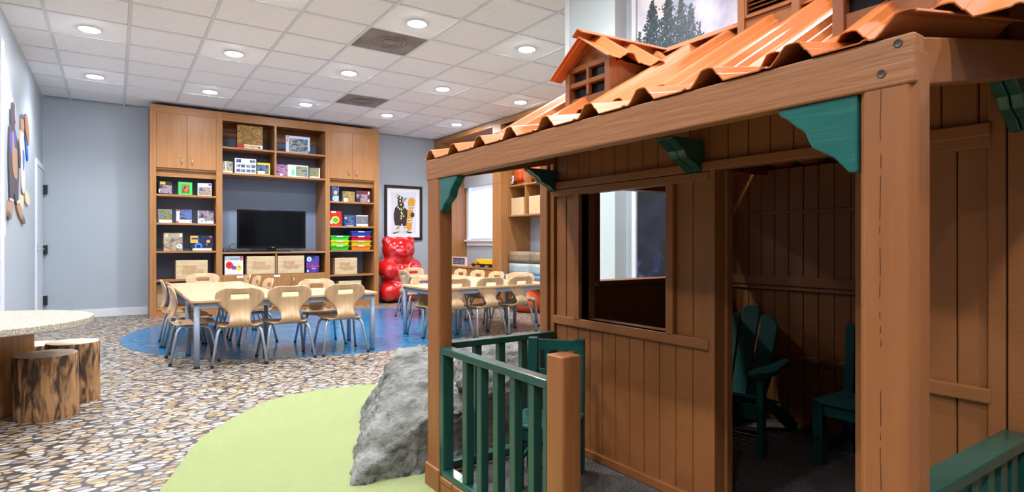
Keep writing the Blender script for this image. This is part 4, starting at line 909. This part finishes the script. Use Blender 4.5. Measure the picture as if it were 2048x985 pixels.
# cubby shelf
cs = thing('cubby_shelf', 'wooden cubby shelf with square openings above the cushion bench', 'shelf', (5.42, 6.7, 1.47))
cx0 = 5.215
for z in (1.468, 1.945, 2.42): obj('shelf', B(cx0, RX - .004, 5.704, 7.725, z, z + .024), wood_h, cs, bevel=.002)
for y in (7.700, 7.245, 6.79, 6.335, 5.88): obj('divider', B(cx0 + .002, RX - .004, y, y + .024, 1.492, 2.9), wood, cs)
obj('back_panel', B(RX - .02, RX - .004, 5.704, 7.725, 1.47, 2.92), wood, cs)
for k, y in enumerate((7.50, 7.02)):
    t = thing('wooden_crate', ('pale wooden box in lower cubby, left of two' if k == 0 else 'pale wooden box in lower cubby, right of two'), 'crate', (5.4, y, 1.492), 'pale boxes in the cubby shelf')
    obj('crate_front', B(5.235, 5.25, y - .175 + .02 * k, y + .165, 1.493, 1.765), crate, t, bevel=.003); obj('crate_body', B(5.2505, 5.52, y - .172 + .02 * k, y + .162, 1.493, 1.762), crate, t, bevel=.003)
    obj('faint_mark', B(5.2342, 5.235, y - .08, y + .07, 1.56, 1.69), mat('faint_burn', srgb(216, 180, 130), .6), t)
def soft(name, label, cat, x0, x1, y0, y1, z0, z1, m, group=None, bev=.05, lump=.012, seed=0):
    t = MB(); bm = bmesh.new(); bmesh.ops.create_cube(bm, size=1)
    bmesh.ops.bevel(bm, geom=bm.edges[:], offset=bev / min(x1 - x0, y1 - y0, z1 - z0) * .6, segments=3, affect='EDGES')
    bmesh.ops.subdivide_edges(bm, edges=bm.edges[:], cuts=2, use_grid_fill=True); bm.verts.index_update()
    for v in bm.verts:
        p = Vector(((x0 + x1) / 2 + v.co.x * (x1 - x0), (y0 + y1) / 2 + v.co.y * (y1 - y0), (z0 + z1) / 2 + v.co.z * (z1 - z0)))
        t.v.append(tuple(p + Vector((1, 1, .25)) * lump * noise.noise(p * 4 + Vector((seed, 0, 0)))))
    t.f = [tuple(v.index for v in f.verts) for f in bm.faces]; bm.free()
    zm = min(v[2] for v in t.v); t.v = [(v[0], v[1], v[2] - zm + z0) for v in t.v]
    return tag(obj(name, t, m, smooth=True), label, cat, group)
for k, (y0, y1) in enumerate(((7.33, 7.69), (6.86, 7.22))):
    bg = soft('orange_bag', 'folded orange fabric bag in upper cubby, ' + ('left one with white lettering' if k == 0 else 'right one behind the corbel'), 'bag', 5.24, 5.56, y0, y1, 1.97, 2.28 - .02 * k, orange_f, 'orange bags in the cubby shelf', .1, .03, k)
    if k == 0: text('lettering', 'Fatb', .075, (5.236, 7.60, 1.995), Matrix(((0, 0, -1, 0), (0, 1, 0, 0), (1, 0, 0, 0), (0, 0, 0, 1))), W_, bg, .006, 'LEFT')
# bench with cushions
bn = thing('window_bench', 'low wooden bench with blue seat pad under the cubby shelf', 'bench', (5.37, 6.7, 0))
obj('bench_top', B(XR, RX - .004, 5.704, 7.724, .465, .50), wood_h, bn, bevel=.003)
for y in (7.70, 6.63, 5.72): obj('bench_support', B(XR + .01, RX - .01, y - .012, y + .012, 0, .465), wood, bn)
obj('seat_pad', B(XR + .01, RX - .02, 5.72, 7.715, .501, .556), blue_f, bn, bevel=.015)
for k, (y0, y1) in enumerate(((7.125, 7.705), (6.53, 7.11))):
    side = 'left' if k == 0 else 'right'
    soft('cushion_block', 'pale grey green upholstered block, lower %s of the bench stack' % side, 'cushion', 5.2, 5.63, y0, y1, .557, .735, pale_f, 'stacked upholstered blocks on the bench', .012, .004, k)
    soft('cushion_block', 'tan upholstered block on top, %s side of the bench stack' % side, 'cushion', 5.2, 5.63, y0 - .01, y1, .737, .915, tan_f, 'stacked upholstered blocks on the bench', .012, .004, k + 4)
bb = tag(obj('bean_bag', MB().lathe([(.02, 0), (.25, .005), (.33, .08), (.34, .17), (.27, .29), (.14, .37), (.03, .385)], 28, (5.31, 7.2, 0)), orange_f, smooth=True), 'round orange bean bag tucked under the bench', 'bean bag')
# toys on the ledge
tk = thing('toy_truck', 'yellow toy dump truck on the niche ledge', 'toy', (5.2, 8.4, .64), 'toys on the niche ledge')
yel = flat(236, 190, 30, .3)
obj('truck_bed', MB().prism([(8.05, .695), (8.44, .695), (8.54, .74), (8.56, .775), (8.05, .78)], 0, 5.12, 5.28), yel, tk, bevel=.006); obj('chassis', B(5.13, 5.27, 8.05, 8.75, .672, .69), blackp, tk)
obj('cab', MB().prism([(8.56, .69), (8.74, .69), (8.74, .71), (8.66, .735), (8.57, .735)], 0, 5.125, 5.275), flat(196, 130, 50, .3), tk, bevel=.005)
for y in (8.14, 8.34, 8.66):
    for x in (5.115, 5.265): obj('wheel', MB().tube([(x, y, .672), (x + .02, y, .672)], .031, 14), blackp, tk)
ab = thing('bead_board', 'framed toy board with rows of dark beads on the ledge', 'toy', (5.2, 9.3, .64), 'toys on the niche ledge')
obj('board_back', B(5.20, 5.205, 9.05, 9.55, .645, .79), flat(240, 238, 234), ab)
obj('board_frame', MB().box(5.18, 5.22, 9.04, 9.06, .6405, .80).box(5.18, 5.22, 9.06, 9.54, .785, .80).box(5.18, 5.22, 9.06, 9.54, .6405, .655), flat(232, 206, 204), ab); obj('board_side', B(5.18, 5.22, 9.54, 9.56, .6405, .80), flat(206, 210, 90), ab)
for r in range(4):
    mb = MB()
    for q in range(6): mb.box(5.19, 5.2, 9.09 + q * .075, 9.145 + q * .075, .664 + r * .03, .684 + r * .03)
    obj('bead_row', mb, flat(60, 50, 60) if r != 2 else flat(90, 70, 120), ab)
obj('bead', MB().sphere((5.185, 9.28, .745), .014, 8, 5), flat(50, 90, 200), ab, smooth=True); obj('bead', MB().sphere((5.185, 9.30, .705), .012, 8, 5), flat(230, 120, 150), ab, smooth=True)

# ------------------------------------------------------------------ cut-out bears on the left wall
def cutout(label, x_lay, pieces, loc):
    t = thing('bear_cutout', label, 'wall decoration', loc, 'bear cut-outs on the left wall')
    for nm, pts, colr, d0, d1 in pieces:
        obj(nm, MB().prism(smooth_line(list(pts) + [pts[0]], 2)[:-1], 0, LX + d0, LX + d1), flat(*colr, .7), t, bevel=.001)
    return t
FUR = (84, 78, 88); TAN = (176, 140, 116); TOE = (104, 116, 104); VI = (92, 96, 196); LG = (196, 196, 204)
cutout('tall grey bear cut-out with purple vest and boots, nearer on left wall', 0, [
    ('body', [(6.97, 2.10), (7.10, 2.16), (7.30, 2.16), (7.45, 2.08), (7.60, 1.95), (7.62, 1.75), (7.58, 1.62), (7.58, 1.48), (7.52, 1.40), (7.38, 1.42), (7.26, 1.56), (7.20, 1.42), (7.02, 1.42), (6.98, 1.55), (6.93, 1.84)], FUR, 0.0005, 0.0135),
    ('head', [(7.06, 2.14), (7.06, 2.30), (7.10, 2.36), (7.28, 2.38), (7.40, 2.32), (7.42, 2.24), (7.30, 2.19), (7.30, 2.12)], FUR, 0.0005, 0.0153),
    ('muzzle', [(7.28, 2.37), (7.40, 2.33), (7.43, 2.26), (7.36, 2.20), (7.28, 2.22)], (190, 178, 190), 0.0153, 0.0180),
    ('antler', [(7.05, 2.28), (7.10, 2.45), (7.20, 2.475), (7.16, 2.44), (7.13, 2.36), (7.11, 2.28)], LG, 0.0005, 0.0090),
    ('antler', [(7.20, 2.36), (7.22, 2.42), (7.30, 2.43), (7.28, 2.40), (7.26, 2.36)], LG, 0.0005, 0.0090),
    ('vest', [(6.98, 2.06), (7.06, 2.08), (7.08, 1.86), (6.98, 1.86)], VI, 0.0135, 0.0162), ('vest', [(7.20, 2.12), (7.36, 2.10), (7.30, 1.93), (7.22, 1.92)], VI, 0.0135, 0.0162),
    ('chest_panel', [(7.10, 2.08), (7.18, 2.10), (7.24, 1.94), (7.44, 1.98), (7.48, 1.80), (7.46, 1.66), (7.26, 1.66), (7.12, 1.74)], TAN, 0.0135, 0.0171),
    ('arm', [(7.50, 2.07), (7.60, 2.03), (7.70, 1.90), (7.66, 1.80), (7.58, 1.79), (7.52, 1.90)], FUR, 0.0135, 0.0203),
    ('boot', [(6.92, 1.43), (7.16, 1.44), (7.18, 1.36), (7.06, 1.27), (6.90, 1.26), (6.88, 1.34)], TAN, 0.0014, 0.0180), ('boot_toe', [(6.89, 1.33), (7.02, 1.31), (7.06, 1.27), (6.94, 1.245), (6.88, 1.27)], TOE, 0.0180, 0.0207),
    ('boot', [(7.40, 1.44), (7.60, 1.46), (7.78, 1.38), (8.10, 1.28), (8.04, 1.24), (7.80, 1.27), (7.50, 1.35)], TAN, 0.0014, 0.0180), ('boot_toe', [(7.82, 1.33), (8.08, 1.28), (8.03, 1.235), (7.78, 1.27)], TOE, 0.0180, 0.0207),
    ('boot_cuff', [(6.90, 1.45), (7.18, 1.455), (7.18, 1.43), (6.91, 1.425)], LG, 0.0180, 0.0216), ('boot_cuff', [(7.38, 1.45), (7.62, 1.48), (7.62, 1.45), (7.40, 1.42)], LG, 0.0180, 0.0216)], (LX, 7.3, 1.25))
cutout('smaller bear cut-out in white and blue holding a brown oval paddle', 0, [
    ('body', [(7.74, 2.20), (7.98, 2.22), (8.05, 2.05), (8.08, 1.85), (8.12, 1.62), (8.02, 1.56), (7.86, 1.58), (7.78, 1.78), (7.72, 2.0)], (214, 208, 200), 0.0005, 0.0126),
    ('head', [(7.76, 2.20), (7.74, 2.32), (7.80, 2.36), (7.96, 2.36), (8.02, 2.28), (7.98, 2.20)], TAN, 0.0005, 0.0144),
    ('hat', [(7.76, 2.34), (7.80, 2.38), (7.92, 2.38), (7.96, 2.36), (7.86, 2.33)], (70, 100, 180), 0.0144, 0.0180),
    ('paddle', [(8.06, 2.38), (8.16, 2.45), (8.28, 2.44), (8.40, 2.36), (8.46, 2.24), (8.42, 2.13), (8.32, 2.12), (8.20, 2.20), (8.10, 2.28)], (150, 106, 84), 0.0054, 0.0153),
    ('sash', [(8.12, 2.20), (8.22, 2.17), (8.42, 2.06), (8.40, 1.94), (8.28, 1.98), (8.20, 2.10)], (40, 100, 200), 0.0014, 0.0108),
    ('sash', [(7.90, 2.02), (8.02, 2.02), (8.02, 1.82), (7.92, 1.80)], (40, 110, 210), 0.0126, 0.0153),
    ('trouser', [(7.86, 1.62), (8.06, 1.62), (8.18, 1.56), (8.08, 1.53), (7.88, 1.55)], (110, 100, 110), 0.0005, 0.0117),
    ('shoe', [(7.80, 1.54), (7.96, 1.54), (7.95, 1.46), (7.86, 1.40), (7.76, 1.40)], (222, 206, 170), 0.0005, 0.0162), ('shoe', [(8.06, 1.60), (8.26, 1.62), (8.50, 1.54), (8.46, 1.47), (8.26, 1.46), (8.08, 1.50)], (222, 206, 170), 0.0005, 0.0162)], (LX, 8.1, 1.4))

# ------------------------------------------------------------------ chairs of the playhouse
def slat_chair(label, w_, d_, seat, top, x, y, rz, z=DK):
    """small painted wooden chair, local front towards +y"""
    t = thing('wooden_chair', label, 'chair', (0, 0, 0)); q = .022; m = green_d
    for s in (-1, 1):
        obj('front_leg', B(s * w_ / 2 - q, s * w_ / 2 + q, d_ / 2 - q, d_ / 2 + q, 0, seat - .012), m, t, bevel=.003)
        obj('back_post', MB().prism([(-d_ / 2 - q, 0), (-d_ / 2 + q, 0), (-d_ / 2 + q, seat), (-d_ / 2 + q - .02, top), (-d_ / 2 - q - .02 + .01, top), (-d_ / 2 - q, seat)], 0, s * w_ / 2 - q, s * w_ / 2 + q), m, t, bevel=.003)
        obj('side_rail', B(s * w_ / 2 - .010, s * w_ / 2 + .010, -d_ / 2 + q, d_ / 2 - q, seat - .062, seat - .012), m, t); obj('stretcher', MB().tube([(s * w_ / 2, -d_ / 2 + q, .10), (s * w_ / 2, d_ / 2 - q, .10)], .009, 8), m, t)
    obj('front_rail', B(-w_ / 2 + q, w_ / 2 - q, d_ / 2 - .014, d_ / 2 + .010, seat - .062, seat - .012), m, t); obj('back_rail', B(-w_ / 2 + q, w_ / 2 - q, -d_ / 2 - .010, -d_ / 2 + .010, seat - .062, seat - .012), m, t)
    n = 5; a = -d_ / 2 + q + .004; b_ = d_ / 2 + q + .008; st = (b_ - a) / n
    for k in range(n): obj('seat_slat', B(-w_ / 2 - q - .006, w_ / 2 + q + .006, a + k * st + .002, a + (k + 1) * st - .002, seat - .011, seat), m, t, bevel=.002)
    for z0, z1 in ((top - .05, top - .006), (seat + (top - seat) * .42, seat + (top - seat) * .42 + .04)): obj('back_slat', B(-w_ / 2 + q, w_ / 2 - q, -d_ / 2 - .022, -d_ / 2 - .004, z0, z1), m, t, bevel=.002)
    obj('spindle', MB().box(-.05, -.03, -d_ / 2 - .02, -d_ / 2 - .006, seat + .1, top - .05).box(.03, .05, -d_ / 2 - .02, -d_ / 2 - .006, seat + .1, top - .05), m, t)
    place(t, x, y, z, math.radians(rz)); return t
slat_chair('small dark green wooden chair on the porch behind the railing', .205, .245, .262, .565, 1.485, 1.895, 129)
slat_chair('small dark green wooden chair inside playhouse by the near post', .26, .275, .285, .60, 2.72, 1.225, 90)
cup = thing('tin_cup', 'small tin cup standing on the seat of the porch chair', 'cup', (1.505, 1.90, DK + .262))
obj('cup_body', MB().lathe([(.018, .0005), (.02, .002), (.021, .05), (.019, .05), (.018, .006)], 16, (1.505, 1.90, DK + .262)), flat(120, 128, 124, .3), cup, smooth=True); obj('cup_band', MB().lathe([(.0212, .018), (.0216, .02), (.0216, .036), (.0212, .038)], 16, (1.505, 1.90, DK + .262)), flat(150, 90, 70), cup)
def adirondack(x, y, rz):
    t = thing('adirondack_chair', 'dark green fan back armchair standing inside the playhouse doorway', 'chair', (0, 0, 0)); m = green_d
    for s in (-1, 1):
        obj('front_leg', B(s * .225 - .014, s * .225 + .014, .14, .185, 0, .375), m, t, bevel=.003)
        obj('side_rail', MB().prism([(.15, .20), (.15, .255), (.0, .225), (-.33, .06), (-.36, .0), (-.30, .0), (-.05, .15)], 0, s * .20 - .012, s * .20 + .012), m, t, bevel=.003)
        arm = [(s * .19, .225), (s * .23, .235), (s * .275, .20), (s * .28, .12), (s * .255, -.02), (s * .235, -.19), (s * .195, -.19), (s * .20, .0), (s * .185, .12)]
        obj('armrest', MB().prism(arm, 2, .376, .398), m, t, bevel=.005)
        obj('arm_bracket', MB().prism([(.14, .375), (.03, .375), (.06, .35), (.14, .26)], 0, s * .225 - .008, s * .225 + .008), m, t)
    obj('front_apron', B(-.21, .21, .152, .172, .165, .235), m, t, bevel=.003)
    for k in range(6):
        y0 = .135 - k * .047; zz = .254 - .0 * k - (.235 - y0 - .1) * .28
        obj('seat_slat', MB().prism([(y0, zz), (y0 + .042, zz + .012), (y0 + .042, zz + .026), (y0, zz + .014)], 0, -.208, .208), m, t, bevel=.003)
    for k, L_ in enumerate((.455, .485, .455)):
        u = k - 1; wb, wt = .040, .046
        cxb, cxt = u * .088, u * .102; pts = []
        for j in range(9):
            f = math.pi * j / 8; px = cxt + wt * math.cos(f)
            pts.append((px, L_ - .035 + .035 * math.sin(f) ** .8 - (.05 * ((px - cxt) * u + wt) / (2 * wt) if u else 0)))
        pts = pts + [(cxb - wb, 0), (cxb + wb, 0)]
        mb = MB().prism(pts, 1, -.008, .008); ca, sa = math.cos(.38), math.sin(.38)
        mb.v = [(vx, -.115 + vy * ca - vz * sa, .195 + vy * sa + vz * ca) for vx, vy, vz in mb.v]
        obj('back_slat', mb, m, t, bevel=.004)
    obj('back_brace', B(-.21, .21, -.205, -.185, .352, .376), m, t)
    obj('back_leg_bar', B(-.16, .16, -.20, -.175, .12, .16), m, t)
    place(t, x, y, DK, math.radians(rz)); return t
adirondack(2.56, 1.80, 101)
